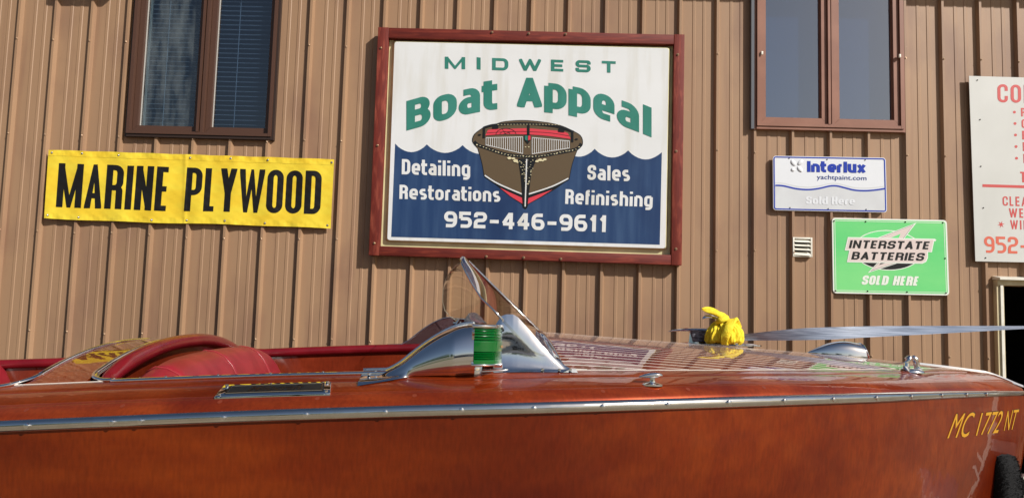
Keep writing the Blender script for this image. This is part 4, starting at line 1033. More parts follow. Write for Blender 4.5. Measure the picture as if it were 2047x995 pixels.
for side in (-1, 1):
    board('caulk_line', UD0-.10, UD1+.06, lambda u: hb(u)-SIDEW-.0001, lambda u: hb(u)-SIDEW-.0048, CAULK, side, off=.0002, nu=20, nv=1, skirt=.001)
    board('caulk_line', UF, 1.62, lambda u: max(hb(u)-SIDEW-.0001, 0), lambda u: max(hb(u)-SIDEW-.0040, 0), CAULK, side, off=.0002, nu=60, nv=1, skirt=.001)
board('dash_top_board', -.062, UF-.001, lambda u: -LIM(u)+.002, lambda u: LIM(u)-.002, DECKW, 1, off=0, nu=8, nv=40)
wd_ = hb(-2.8)-SIDEW-.003
board('aft_deck_board', -3.36, UB0-.01, lambda u: -(hb(u)-SIDEW-.003), lambda u: hb(u)-SIDEW-.003, PLANKW, 1, nu=14, nv=30)

# cockpit openings: chrome coaming trim and red vinyl roll
def rpath(u0, u1, inset, rad, n=10, m_=26):
    """closed rounded rectangle in deck coordinates"""
    vs = lambda u: hb(u)-SIDEW-inset
    a0, a1 = u0+inset, u1-inset; pts = []
    def arc(cu, cv, t0):
        for k in range(n+1):
            t = t0+k/n*math.pi/2; pts.append((cu+rad*math.cos(t), cv+rad*math.sin(t)))
    v10, v11 = vs(a1), vs(a0)
    for k in range(m_): u = a0+rad+(a1-a0-2*rad)*k/m_; pts.append((u, -vs(u)))
    arc(a1-rad, -v10+rad, -math.pi/2)
    for k in range(m_): pts.append((a1, -v10+rad+(2*v10-2*rad)*k/m_))
    arc(a1-rad, v10-rad, 0)
    for k in range(m_): u = a1-rad-(a1-a0-2*rad)*k/m_; pts.append((u, vs(u)))
    arc(a0+rad, v11-rad, math.pi/2)
    for k in range(m_): pts.append((a0, v11-rad-(2*v11-2*rad)*k/m_))
    arc(a0+rad, -v11+rad, math.pi)
    return pts
def cockpit(u0, u1):
    P_ = rpath(u0, u1, -.004, .075)
    mb = MB(); mb.tube([dk(u, v, .002) for u, v in P_], .0072, 8, closed=True, sq=(1, .75)); tr = mb.build('coaming_trim', CHROME, bt, smooth=True)
    P_ = rpath(u0, u1, .004, .07); mb = MB(); mb.tube([dk(u, v, -.004) for u, v in P_], .004, 6, closed=True); mb.build('inner_trim', CHROME2, tr, smooth=True)
    P_ = rpath(u0, u1, .026, .06, n=14); mb = MB()
    rr = []; dz = []
    for u, v in P_:
        nr = min(1, max(0, (-v-(hb(u)-SIDEW-.16))/.12)); fr_ = min(1, max(0, (u-(u1-.12))/.09)); bk_ = min(1, max(0, (u0+.12-u)/.09))
        rr.append(.019+.005*bk_*(1-nr)); dz.append(-.012-.030*nr*(1-.55*bk_)-.035*fr_)
    mb.tube([dk(u, v, z) for (u, v), z in zip(P_, dz)], rr, 16, closed=True); mb.build('coaming_roll', REDPIPE, bt, smooth=True)
    # lining and floor
    P_ = rpath(u0, u1, .02, .085); n = len(P_); mb = MB(); top_ = [dk(u, v, -.012) for u, v in P_]; low = [W(u, v*.97, zr(u)-.62) for u, v in P_]
    mb.add(top_+low, [(i, (i+1) % n, n+(i+1) % n, n+i) for i in range(n)]); mb.build('cockpit_lining', INW, bt, smooth=40)
    mb = MB(); mb.add([W(u, v*.97, zr(u)-.60) for u, v in P_], [tuple(range(n))]); mb.build('cockpit_floor', DARKIN, bt)
cockpit(UD1, -.065); cockpit(UB0, UD0)

# seats
def seat(du, dzs=0.):
    V0, V1 = -.672, .62; uc = -1.055+du
    def ztop(v):
        t = abs((v+.03)/.66); return deckz(-1.05, 0)-.050-.022*t*t-.20*max(0, t-.5)**2.*1.0+dzs
    def sec(v):
        z = ztop(v); f = .0035*0
        seam = min(abs(v+.52), abs(v+.105), abs(v-.31)); pf = -.007*math.exp(-(seam/.009)**2)
        e = min(1, max(.15, (V1-v)/.08))**.5*min(1, max(.15, (v-V0)/.05))**.5
        pts = [(-.055, -.50), (-.060, -.10), (-.058, -.045), (-.045, -.012), (-.020, .004), (.010, .002), (.034, -.014), (.054, -.045), (.072, -.09), (.092, -.16), (.110, -.26), (.118, -.38), (.120, -.50)]
        return [W(uc+(a*1.35 if a > 0 else a)*e+pf*(.6 if a > 0 else 0), v, z+b_-abs(pf)*.8*(1 if -.02 < a < .05 else .2)) for a, b_ in pts]
    mb = MB(); vv = sorted(set(list(np.linspace(V0, V1, 90))+[s_+d_ for s_ in (-.52, -.105, .31) for d_ in (-.012, -.006, -.003, 0, .003, .006, .012)])); n = 13; pts = sum([sec(v) for v in vv], [])
    mb.add(pts, [(i*n+j, (i+1)*n+j, (i+1)*n+j+1, i*n+j+1) for i in range(len(vv)-1) for j in range(n-1)]+[tuple(range(n)), tuple(range((len(vv)-1)*n, len(vv)*n))])
    o = mb.build('seat_backrest', REDV, bt, smooth=60)
    for s_ in (-.52, -.105, .31):
        mb = MB(); mb.tube([p+np.array([0, 0, .0035]) for p in sec(s_-.008)[3:12]], .0017, 6); mb.build('piping', PIPING, o, smooth=True)
    mb = MB(); mb.grid(lambda a, b_: W(uc+.02+a*.42, V0+.02+b_*(V1-V0-.04), zr(uc)-.40+.03*math.sin(math.pi*a)**.5), 10, 16); mb.build('seat_cushion', REDV, bt, smooth=True)
    mb = MB(); p0 = W(uc-.085, V0+.0, deckz(-.985, -.6)-.014); mb.add([W(uc-.075, V0-.01, deckz(-.985, -.66)-.05), W(uc-.062, V0+.20, deckz(-.985, -.4)-.07), W(uc-.062, V0+.20, deckz(-.985, -.4)-.30), W(uc-.075, V0-.01, deckz(-.985, -.6)-.30)], [(0, 1, 2, 3)]); 
    mb.build('seat_back_board', SLIVER, bt)  # pale lavender sliver behind the near end of the backrest
seat(0); seat(-1.09, -.05)

# windshield casting with the green sidelight
def casting(side):
    DU = 0. if side < 0 else -.062
    WC = lambda u, v, z: W(u+DU, v, z)
    us_ = np.array([-.392, -.36, -.31, -.26, -.21, -.165, -.13, -.10])
    # skyline of the housing from the photograph: heights above the deck
    pxs = [725, 760, 800, 825, 850, 875, 900, 920, 937, 950]; pys = [752.5, 743, 723, 703, 684, 668, 655, 648, 645.5, 645.5]
    V = -.768
    hu, hh = [], []
    for x, y in zip(pxs, pys):
        u = -.3; z = HZ-.1
        for _ in range(30):
            a = np.array(proj(W(u, V+.06, z))); u -= (a[0]-x)*2/FPX; z += (a[1]-y)*2/FPX
        hu.append(u); hh.append(z)
    hz = cr(hu, hh); u0, u1 = hu[0], hu[-1]
    mb = MB()
    NU_, NV_ = 40, 20; vs = []
    for i in range(NU_+1):
        u = u0+(u1-u0)*i/NU_; t = i/NU_; base = deckz(u, V)+.001; h = max(hz(u)-base, .004)
        wd = .016+.062*min(1, t*1.25)**1.3; vin = V+.070
        wfl = .050*(1-t)**1.2
        ramp_ = min(1, t*2.2)**1.5; amax = math.pi*(.5+.30*ramp_); hc = h*.36*ramp_
        for j in range(NV_+1):
            a = j/NV_*amax; sa = max(0, math.sin(a)); ca = math.cos(a)
            vv = vin-(wd+.020)*sa**.80-wfl*1.5*(j/NV_)**5*(1-ramp_*.6)
            zz = base+hc+((h-hc)*max(0, ca)**.85 if ca > 0 else -hc*1.22*(-ca)**.9)
            if j == NV_: zz = min(zz, deckz(u, vv)+.002)
            vs.append(WC(u, vv if side < 0 else -vv, max(zz, deckz(u, vv)+.0012)))
    n = NV_+1; fs = [(i*n+j, (i+1)*n+j, (i+1)*n+j+1, i*n+j+1) for i in range(NU_) for j in range(NV_)]
    # inner face
    k0 = len(vs)
    for i in range(NU_+1):
        u = u0+(u1-u0)*i/NU_; vi = (V+.070); vs.append(WC(u, vi if side < 0 else -vi, deckz(u, vi)-.001))
    mb.add(vs, fs)
    c = mb.build('windshield_bracket', CHROME, bt, smooth=60)
    mb = MB(); tops = [vs[i*n] for i in range(NU_+1)]; lows = vs[k0:]
    mb.add(tops+lows, [(i, i+1, NU_+2+i, NU_+1+i) for i in range(NU_)]); mb.build('bracket_inner_face', MAROON, c)
    mb = MB(); mb.tube([p+np.array([0, 0, .001]) for p in tops], .0032, 6); mb.build('bracket_edge', CHROME, c, smooth=True)
    # end wall of housing
    sec_ = vs[NU_*n:NU_*n+n]; mb = MB(); mb.add(sec_+[lows[-1]], [tuple(range(n+1))]); mb.build('bracket_end', CHROME2, c)
    # light: half-elliptic ribbed lens between u1 and u1+.06
    uc_ = u1-.004; vc = V+.058; zb = deckz(u1, V)+.035; zt = hz(u1)-.010
    H = zt-zb; prof2 = []
    N = 64
    for k in range(N+1):
        t = k/N; r = 1.0
        if t > .62: r -= .055*(.5-.5*math.cos((t-.62)/.38*5*2*math.pi))
        elif .10 < t < .34: r -= .055*(.5-.5*math.cos((t-.10)/.24*4*2*math.pi))
        prof2.append((r, zb+H*t))
    mb = MB(); ru, rv = .078, .100; NA = 26; vs2 = []
    def el(a, r): return uc_+ru*r*max(0, math.sin(a))**.8, vc-rv*r*math.cos(a)
    for r, z in prof2:
        for q_ in range(NA+1):
            a = q_/NA*math.pi*.5; uu_, vv_ = el(a, r); vs2.append(WC(uu_, vv_ if side < 0 else -vv_, z))
    m = NA+1; mb.add(vs2, [(k*m+q_, k*m+q_+1, (k+1)*m+q_+1, (k+1)*m+q_) for k in range(N) for q_ in range(NA)])
    lens = mb.build('sidelight_lens', LENS if side < 0 else REDLENS, c, smooth=40)
    for z0_, z1_, sc_ in ((zt, zt+.008, 1.03), (zb-.006, zb, 1.03), (deckz(u1, V-.0)-.004, zb-.0062, .42)):
        mb = MB(); loop = [el(q_/NA*math.pi*.5, sc_) for q_ in range(NA+1)]+[(uc_-.006, vc)]; nn_ = len(loop)
        loop = [(a_, b_ if side < 0 else -b_) for a_, b_ in loop]; loop[0] = (loop[0][0]-.006, loop[0][1])
        mb.add([WC(a_, b_, z0_) for a_, b_ in loop]+[WC(a_, b_, z1_) for a_, b_ in loop], [tuple(range(nn_)), tuple(range(nn_, 2*nn_))]+[(i, (i+1) % nn_, nn_+(i+1) % nn_, nn_+i) for i in range(nn_)])
        bevel(mb.build('sidelight_cap', CHROME, c), .002)
    # forward plate that holds the glass
    px2 = [(988, 653), (993, 645), (1003, 631), (1012, 628), (1026, 628), (1036, 634), (1060, 660), (1085, 690), (1110, 714), (1130, 730), (1146, 739), (1152, 743)]
    hu2, hh2 = [], []
    for x, y in px2:
        u = 0.; z = HZ-.1
        for _ in range(30):
            a = np.array(proj(W(u, V+.055, z))); u -= (a[0]-x)*2/FPX; z += (a[1]-y)*2/FPX
        hu2.append(u); hh2.append(z)
    ua, ub = hu2[0], hu2[-1]; mb = MB(); NU2, NV2 = 90, 14; vs3 = []
    for i in range(NU2+1):
        u = ua+(ub-ua)*i/NU2; base = deckz(u, V)+.001; h = max(float(np.interp(u, hu2, hh2))-base, .003); t = i/NU2
        for j in range(NV2+1):
            a = j/NV2; conv = math.exp(-((t-.02)/.16)**2)
            prof_c = a**9; vv = V+.058-.018*a-(.016)*prof_c*(1-.4*t)-.004*math.sin(a*math.pi*2)*(1-t)
            zz = base+h*(1-a)
            if j == NV2: zz = deckz(u, vv)+.0012
            vs3.append(WC(u, vv if side < 0 else -vv, max(zz, deckz(u, vv)+.0012)))
    n2 = NV2+1; mb.add(vs3, [(i*n2+j, (i+1)*n2+j, (i+1)*n2+j+1, i*n2+j+1) for i in range(NU2) for j in range(NV2)])
    pts_in = []
    for i in range(NU2+1):
        u = ua+(ub-ua)*i/NU2; vi = V+.066; pts_in.append((WC(u, vi if side < 0 else -vi, vs3[i*n2][2]), WC(u, vi if side < 0 else -vi, deckz(u, vi)-.001)))
    fl_ = [a for a, b in pts_in]+[b for a, b in pts_in]; mb.add(fl_, [(i, i+1, NU2+2+i, NU2+1+i) for i in range(NU2)])
    tp = [vs3[i*n2] for i in range(NU2+1)]; mb.add(tp+[a for a, b in pts_in], [(i, i+1, NU2+2+i, NU2+1+i) for i in range(NU2)])
    mb.build('bracket_plate', CHROMEP, c, smooth=60)
    mb = MB(); dome(mb, .0045, .0045, n=10, wr=.0045, wh=.0002)
    if side < 0:
        s0_ = mb.src('screw', CHROME, c, smooth=50); first_ = True
        for x, y in ((737, 751), (790, 750), (1085, 741), (1140, 742), (1118, 742)):
            u, v_ = deck_at(x, y, (x-1023)*2/FPX, -.8); p = dk(u, v_, .003)
            if first_: s0_.location = Vector(p)-wloc(c); s0_.rotation_euler = (-math.pi/2, 0, 0); first_ = False
            else: inst(s0_, p, c, (-math.pi/2, 0, 0))
        mb = MB(); p = W(ua+.023, V+.0515, zb+H*.93); mb.tube([p+np.array([0, .004, 0]), p-np.array([0, .004, 0])], .0042, 10); mb.build('bracket_hole', DARKIN, c)
        mb = MB(); a_ = 1.15; uu_, vv_ = el(a_, 1.0); p = W(uu_, vv_, zb+H*.47); mb.tube([p, p+np.array([.002, -.004, 0])], .0036, 10); mb.build('lens_screw', BRASS, c)
    return c
REDLENS = mat('red sidelight lens', (.25, .005, .005), .06, 0, coat=1)
CHROMEP = mat('polished plate chrome', (.88, .89, .91), .06, 1.0, bump=.0006, bscale=(14, 14, 14), detail=1)
casting(-1); casting(1)

# V windshield: two raked panes
ws_ = thing_part = None
C0 = at(1081, 664, 2.72); C1 = at(936, 523, 2.70)
def pane(P, name, fp):
    """P: outline points"""
    mb = MB(); n = len(P); c = sum(P)/n; nrm = np.cross(P[1]-P[0], P[n//2]-P[0]); nrm /= np.linalg.norm(nrm)
    mb.hexa([tuple(p+nrm*.0028) for p in P], [tuple(p-nrm*.0028) for p in P]); return mb.build(name, GLASSB, fp, auto=True)
bar = MB(); bar.tube([tuple(C0+np.array([.01, 0, -.012])), tuple(C1)], .0062, 8, sq=(1, 1)); wsb = bar.build('windshield', CHROME, bt, smooth=50)
def ruled(edge, name, fp, off):
    E_ = [np.array(p) for p in edge]; n = len(E_); mb = MB(); K = 8; f0, f1 = [], []
    for i, p in enumerate(E_):
        q = C0+(C1-C0)*i/(n-1)
        for k in range(K+1): c_ = q+(p-q)*k/K; f0.append(c_+off); f1.append(c_-off)
    m = K+1; F_ = [(i*m+j, (i+1)*m+j, (i+1)*m+j+1, i*m+j+1) for i in range(n-1) for j in range(K)]
    mb.add(f0, F_); mb.add(f1, [f_[::-1] for f_ in F_])
    rim = [i*m+K for i in range(n)]; mb.add([f0[i] for i in rim]+[f1[i] for i in rim], [(i, i+1, n+i+1, n+i) for i in range(n-1)])
    return mb.build(name, GLASSB, fp, smooth=50)
nedge = [at(x, y, Y_) for x, y, Y_ in ((1119, 724, 2.03), (1060, 700, 2.0), (1020, 655, 2.0), (1006, 640, 2.0), (985, 618, 2.01), (962, 596, 2.03), (944, 568, 2.04), (932, 546, 2.05), (924, 528, 2.06), (921, 518, 2.10), (925, 514, 2.2), (930, 516, 2.4))]
near = [C0, C1, nedge[-1]]+nedge[::-1][1:]
ruled(nedge, 'near_pane', wsb, np.array([.002, 0, .002]))
mb = MB(); mb.tube([tuple(p) for p in nedge[3:11]], .0030, 8); mb.build('pane_edge_trim', CHROME2, wsb, smooth=True)
mb = MB(); mb.tube([tuple(p) for p in nedge[10:]+[C1]], .0028, 8); mb.build('pane_edge_trim', CHROME2, wsb, smooth=True)
fedge = [at(x, y, Y_) for x, y, Y_ in ((960, 648, 3.25), (918, 644, 3.34), (901, 634, 3.35), (889, 620, 3.35), (884.5, 602, 3.35), (885.5, 580, 3.34), (891, 558, 3.32), (901, 541, 3.28), (912, 530, 3.2), (925, 524, 2.95))]
far = [C0, C1]+fedge[::-1]+[at(1010, 654, 3.1), at(1050, 660, 2.9)]
ruled(fedge, 'far_pane', wsb, np.array([.002, 0, .002]))
mb = MB(); mb.tube([tuple(p) for p in far[2:11]], .0014, 6); mb.build('pane_edge', GLASSE := mat('cut glass edge', (.35, .36, .30), .15, 0, coat=.5), wsb, smooth=True)
mb = MB(); mb.tube([tuple(at(918, 640, 3.33)), tuple(at(912, 648, 3.33))], .011, 10); mb.tube([tuple(at(906, 646, 3.33)), tuple(at(922, 647, 3.33))], .008, 10); mb.build('pane_clamp', CHROME, wsb, smooth=50)
mb = MB(); mb.tube([tuple(p) for p in [C0+np.array([.004, 0, .0])]+far[-1:-4:-1]], .005, 8); mb.build('pane_foot_rail', CHROME2, wsb, smooth=True)
mb = MB(); mb.tube([tuple(p) for p in [C0+np.array([.004, 0, .0]), at(1094, 682, 2.5), at(1108, 704, 2.24), at(1121, 726, 2.03)]], .0045, 8); mb.build('pane_foot_rail', CHROME2, wsb, smooth=True)
# dash behind the windshield
mb = MB(); mb.grid(lambda a, b: W(UF-.02-.10*a, (b*2-1)*(hb(UF)-SIDEW-.02), deckz(UF, (b*2-1)*(hb(UF)-SIDEW-.02))-.004-.10*a*a), 6, 24); mb.build('dash_panel', INW, bt, smooth=True)
mb = MB(); mb.tube([dk(UF-.015, (b*2-1)*(hb(UF)-SIDEW-.01), .004) for b in np.linspace(0, 1, 24)], .012, 8); mb.build('dash_trim', CHROME, bt, smooth=True)

# nameplate on the covering board
def dq(pxs, u0): return [deck_at(x, y, u0, -.8) for x, y in pxs]
NP = dq([(448, 773), (662, 766.5), (660, 790), (428, 797)], -.6)
def npp(s, t, h): # s along, t up (away from viewer)
    a = np.array(NP[3])+(np.array(NP[2])-np.array(NP[3]))*s; b = np.array(NP[0])+(np.array(NP[1])-np.array(NP[0]))*s; q = a+(b-a)*t
    return dk(q[0], q[1], h)
def slab(name, s0, s1, t0, t1, h0, h1, m, parent, n=16):
    mb = MB(); vs = []
    for i in range(n+1):
        s = s0+(s1-s0)*i/n
        vs += [npp(s, t0, h0), npp(s, t0, h1), npp(s, (t0+t1)/2, h1), npp(s, t1, h1), npp(s, t1, h0)]
    mb.add(vs, [(i*5+j, (i+1)*5+j, (i+1)*5+j+1, i*5+j+1) for i in range(n) for j in range(4)]+[(0, 1, 2, 3, 4), tuple(range(n*5, n*5+5))]); return mb.build(name, m, parent, smooth=35)
npl = slab('nameplate', 0, 1, 0, 1, .0, .006, CHROME, bt); bevel(npl, .0014)
slab('enamel_field', .07, .94, .16, .86, .006, .0066, ENAMEL, npl)
for a_, b_, c_, d_ in ((.08, .925, .18, .22), (.08, .925, .80, .84), (.08, .09, .22, .80), (.915, .925, .22, .80)): slab('raised_line', a_, b_, c_, d_, .0066, .0078, CHROME2, npl, 12)
V_, F_ = font_polys('Milocraft', .012, .45); x0, x1 = min(v.x for v in V_), max(v.x for v in V_)
mb = MB(); mb.add([npp(.26+.50*(v.x-x0)/(x1-x0), .32+.40*v.y/.7, .0074) for v in V_], F_); mb.build('lettering', CHROME2, npl, auto=False)
sc0 = MB(); dome(sc0, .0042, .004, n=10, wr=.0042, wh=.0002); s0 = sc0.src('screw', CHROME, npl, smooth=50); first = True
for s, t in ((.035, .10), (.035, .88), (.965, .10), (.965, .88)):
    p = npp(s, t, .006)
    if first: s0.location = Vector(p)-wloc(npl); s0.rotation_euler = (-1.4, 0, 0); first = False
    else: inst(s0, p, npl, (-1.4, 0, 0))

# wood plugs on the sheer board, screws on the coaming
mb = MB(); BUNG = mat('mahogany plug', (.21, .034, .008), .4, coat=1)
for k in range(14):
    u = -1.5+k*.233; a0 = [(u+.0058*math.cos(t), hb(u)-.020+.0048*math.sin(t)) for t in np.linspace(0, 6.283, 11)[:-1]]
    mb = MB(); mb.add([dk(a, -b, .0005) for a, b in a0], [tuple(range(10))]); mb.build('wood_plug', BUNG, bt)
sc0 = MB(); dome(sc0, .0030, .0035, n=8, wr=.003, wh=.0002); s0 = sc0.src('screw', CHROME, bt, smooth=50); first = True
for k in range(16):
    u = -2.2+k*.135
    if -1.38 < u < -1.06 or u > -.42: continue
    p = dk(u, -(hb(u)-SIDEW+.004), .006)
    if first: s0.location = Vector(p)-wloc(bt); s0.rotation_euler = (-1.4, 0, 0); first = False
    else: inst(s0, p, bt, (-1.4, 0, 0))

# deck hardware --------------------------------------------------------------
def lathe(mb, c, prof_, n=20, sx=1., sy=1.):
    vs = [(c[0]+r*sx*math.cos(2*math.pi*k/n), c[1]+r*sy*math.sin(2*math.pi*k/n), c[2]+z) for r, z in prof_ for k in range(n)]
    mb.add(vs, [(i*n+j, i*n+(j+1) % n, (i+1)*n+(j+1) % n, (i+1)*n+j) for i in range(len(prof_)-1) for j in range(n)]+[tuple(range(n)), tuple(range((len(prof_)-1)*n, len(prof_)*n))])
# small cleat on the covering board
u, v_ = deck_at(1304, 769, .37, -.78); c = dk(u, v_, 0)
mb = MB(); lathe(mb, c, [(.027, -.002), (.027, .002), (.020, .004), (.008, .007), (.0065, .014), (.0075, .020), (.003, .022)], 22, 1., .62)
hx = [(-.036, .0195, .0012), (-.030, .0205, .003), (-.020, .0225, .0052), (-.006, .0245, .0066), (.008, .0255, .0070), (.018, .0255, .0058), (.024, .0250, .0036), (.027, .0246, .001)]
mb.tube([tuple(c+BU*a+np.array([0, 0, z])) for a, z, r in hx], [r for a, z, r in hx], 12)
mb.build('side_cleat', CHROME, bt, smooth=50)
# large bow cleat that carries the strap
cbY = 2.86; bc = at(1395, 686, cbY)
u, v_ = .67, .10
for _ in range(20): a = proj(dk(u, v_)); u += (1387-a[0])*2.8/FPX
c = dk(u, v_, 0)
mb = MB(); lathe(mb, c+BU*.105, [(.155, -.003), (.155, .002), (.13, .006), (.05, .010), (.02, .012)], 30, 1., .26)
lathe(mb, c+BU*.01, [(.026, .0), (.024, .02), (.022, .05)], 18, 1.3, .8); lathe(mb, c+BU*.12, [(.026, .0), (.022, .02), (.022, .05)], 18, 1., .8)
hz_ = proj(c)[1]; sc_ = (682-658)*2.83/FPX
hx = [(-.100, .044, .0015), (-.085, .047, .005), (-.06, .050, .0085), (-.03, .053, .012), (.0, .054, .014), (.08, .054, .014), (.14, .052, .010), (.18, .049, .004)]
mb.tube([tuple(c+BU*a+np.array([0, 0, z])) for a, z, r in hx], [r*.9 for a, z, r in hx], 12, sq=(2.0, .62))
clt = mb.build('bow_cleat', CHROME, bt, smooth=50); clc = c
# teardrop ventilator
u, v_ = 1.22, .035
for _ in range(20): a = proj(dk(u, v_)); u += (1682-a[0])*2.8/FPX
c0 = u; mb = MB(); L0, L1 = -.135, .080; NU3, NV3 = 26, 14; vs = []
for i in range(NU3+1):
    t = i/NU3; a = L0+(L1-L0)*t; hgt = .056*math.sin(min(1, t*1.25)*math.pi*.5)**.9*(1-.06*max(0, t-.8)/.2); wv = .048*math.sin(min(1, t*1.15)*math.pi*.5)**.75
    for j in range(NV3+1):
        th = j/NV3*math.pi; vv = v_-wv*math.cos(th); zz = hgt*math.sin(th)**.72
        lean = .0
        vs.append(dk(c0+a-lean*zz, vv, .001)+np.array([0, 0, zz])-BU*(zz*.22*t))
n = NV3+1; mb.add(vs, [(i*n+j, (i+1)*n+j, (i+1)*n+j+1, i*n+j+1) for i in range(NU3) for j in range(NV3)])
vent = mb.build('deck_vent', CHROME, bt, smooth=60)
mb = MB(); mb.add([p-BU*.004 for p in vs[NU3*n:]], [tuple(range(n))]); mb.build('vent_opening', DARKIN, vent)
mb = MB(); mb.tube([tuple(p) for p in vs[NU3*n:]], .0034, 8); mb.build('vent_rim', CHROME, vent, smooth=True)
for k in range(6):
    zz = .004+k*.0072; m0 = vs[NU3*n+n//2]; wv = .046*math.sqrt(max(.05, 1-(zz/.05)**2.4))
    mb = MB(); ctr = dk(c0+L1, v_, .001)+np.array([0, 0, zz])-BU*(zz*.22); mb.tube([tuple(ctr+BV*wv*q_+BU*(.004*math.cos(q_*18)+.003)) for q_ in np.linspace(-1, 1, 30)], .0022, 6); mb.build('vent_louvre', CHROME, vent, smooth=True)
mb = MB(); lathe(mb, dk(c0-.02, v_, .0), [(.12, -.004), (.12, .001), (.105, .003)], 26, 1., .46); mb.build('vent_base', CHROME, vent, smooth=50)
# bow chock: two horns on a base
u, v_ = deck_at(1823, 742, 1.5, -.12); c = dk(u, v_, 0)
mb = MB(); lathe(mb, c, [(.042, -.003), (.041, .002), (.034, .006), (.028, .009)], 24, 1., .6)
for sg_, dv in ((-1, -.010), (1, .014)):
    arc = [(sg_*(.029-.002*k), .006+k*.0052) for k in range(5)]
    path = [c+BU*(sg_*.030)+BV*dv+np.array([0, 0, .004]), c+BU*(sg_*.025)+BV*dv+np.array([0, 0, .016]), c+BU*(sg_*.024)+BV*dv+np.array([0, 0, .028]), c+BU*(sg_*.020)+BV*dv*.8+np.array([0, 0, .040]), c+BU*(sg_*.012)+BV*dv*.8+np.array([0, 0, .0455]), c+BU*(sg_*.007)+BV*dv*.7+np.array([0, 0, .045])]
    mb.tube([tuple(p) for p in path], [.015, .0105, .0095, .0105, .010, .006], 12)
mb.build('bow_chock', CHROME, bt, smooth=50)
# chrome strip down the bow centre
mb = MB(); uu = np.linspace(1.50, 1.905, 20); vs = []
for u in uu:
    hw = .003+.006*((u-1.5)/.4); z_ = deckz(min(u, 1.9), 0); vs += [W(u, -hw, z_-.002), W(u, -hw*.6, z_+.006), W(u, hw*.6, z_+.006), W(u, hw, z_-.002)]
mb.add(vs, [(i*4+j, (i+1)*4+j, (i+1)*4+j+1, i*4+j+1) for i in range(19) for j in range(3)]+[(0, 1, 2, 3), (76, 77, 78, 79)]); mb.build('bow_strip', CHROME, bt, smooth=40)

# registration numbers on the bow
def hull_at(px, py, u=1.5, d=.08):
    for _ in range(30):
        a = np.array(proj(hullp(u, d))); e = a-np.array([px, py]); du = (np.array(proj(hullp(u+.003, d)))-a)/.003; dd_ = (np.array(proj(hullp(u, d+.003)))-a)/.003
        s_ = np.clip(np.linalg.solve(np.array([du, dd_]).T, -e), -.05, .05); u += s_[0]; d += s_[1]
    return u, d
def hullmap(q, off):
    C = [hull_at(*p) for p in q]
    def f(s, t): p = bil(C, s, t); return hullp(p[0], p[1], -1, off)
    return f
for txt, q in (('MC', [(1911, 826), (1950, 823), (1934, 872), (1893, 875)]), ('1772', [(1962, 824), (2008, 820), (1994, 864), (1950, 870)]), ('NT', [(2014, 820), (2037, 817), (2027, 857), (2006, 860)])):
    f = hullmap([(x+1.2, y-1.5) for x, y in q], .0010); ftext('lettering_shade', txt, None, 0, BLACKP, bt, bold=.0, shear=0, fn=f)
    f = hullmap(q, .0016); ftext('lettering', txt, None, 0, GOLD, bt, bold=.0, shear=0, fn=f)

# ------------------------------------------------------------------ towel and strap on the bow cleat
tw = thing('yellow_towel', 'yellow microfibre towel knotted round the strap on the foredeck', 'towel', clc+BU*.11)
tY = 2.84; tc_ = at(1446, 684, tY)
def bodyf(a, t):
    th = 2*math.pi*a; px0 = 1446
    # silhouette half widths in metres by height
    h = t; z = .094*h
    r = float(np.interp(h, [0, .08, .3, .55, .75, .9, 1], [.054, .062, .063, .056, .042, .024, .008]))
    ph = 11*th+2.6*h+1.5*math.sin(3*h+th); fold = .0085*(abs(math.sin(ph*.5))**.7-.6)+.0040*(abs(math.sin(8.5*th-5*h+2))**.6-.6)+.0020*math.sin(31*th+9*h+2*math.sin(9*h)); fold *= (.5+.8*(1-abs(h-.45)))
    wr_ = .010*math.exp(-((((th-4.9)+h*1.3)/.12))**2)
    r2 = r+fold*(1 if h < .95 else .3)-wr_
    sh = .012*math.sin(th)*(1 if False else 0)
    off = BU*(.006*math.sin(2*h))
    return tc_+off+BU*(r2*1.08*math.cos(th))+BV*(r2*.85*math.sin(th))+np.array([0, 0, z-.004+.004*math.sin(5*th)*(1-h)])
mb = MB(); mb.grid(bodyf, 200, 36); tb = mb.build('towel_body', TOWEL, tw, smooth=True)
def rib3(name, pts, wid, thk, m, parent, side=None, n=10, waves=0.):
    P_ = [np.array(p, float) for p in pts]; S = []
    for i in range(len(P_)-1):
        p0, p1, p2, p3 = P_[max(i-1, 0)], P_[i], P_[i+1], P_[min(i+2, len(P_)-1)]
        for k in range(n):
            t = k/n; S.append(.5*((2*p1)+(-p0+p2)*t+(2*p0-5*p1+4*p2-p3)*t*t+(-p0+3*p1-3*p2+p3)*t**3))
    S.append(P_[-1]); N = len(S); mb = MB(); vs = []; K = 16
    for i in range(N):
        f = i/(N-1); w_ = float(np.interp(f, np.linspace(0, 1, len(wid)), wid)); th_ = float(np.interp(f, np.linspace(0, 1, len(thk)), thk))
        d = S[min(i+1, N-1)]-S[max(i-1, 0)]; d /= np.linalg.norm(d)+1e-9
        sd = side(f) if callable(side) else side; sd = sd-d*(sd@d); sd /= np.linalg.norm(sd); nn_ = np.cross(d, sd)
        for k in range(K):
            a = 2*math.pi*k/K; cx = math.copysign(abs(math.cos(a))**.6, math.cos(a)); cy = math.sin(a)
            vs.append(S[i]+sd*w_*cx+nn_*(th_*cy+waves*math.sin(3*a+f*9)))
    mb.add(vs, [(i*K+j, i*K+(j+1) % K, (i+1)*K+(j+1) % K, (i+1)*K+j) for i in range(N-1) for j in range(K)]+[tuple(range(K)), tuple(range((N-1)*K, N*K))])
    return mb.build(name, m, parent, smooth=True)
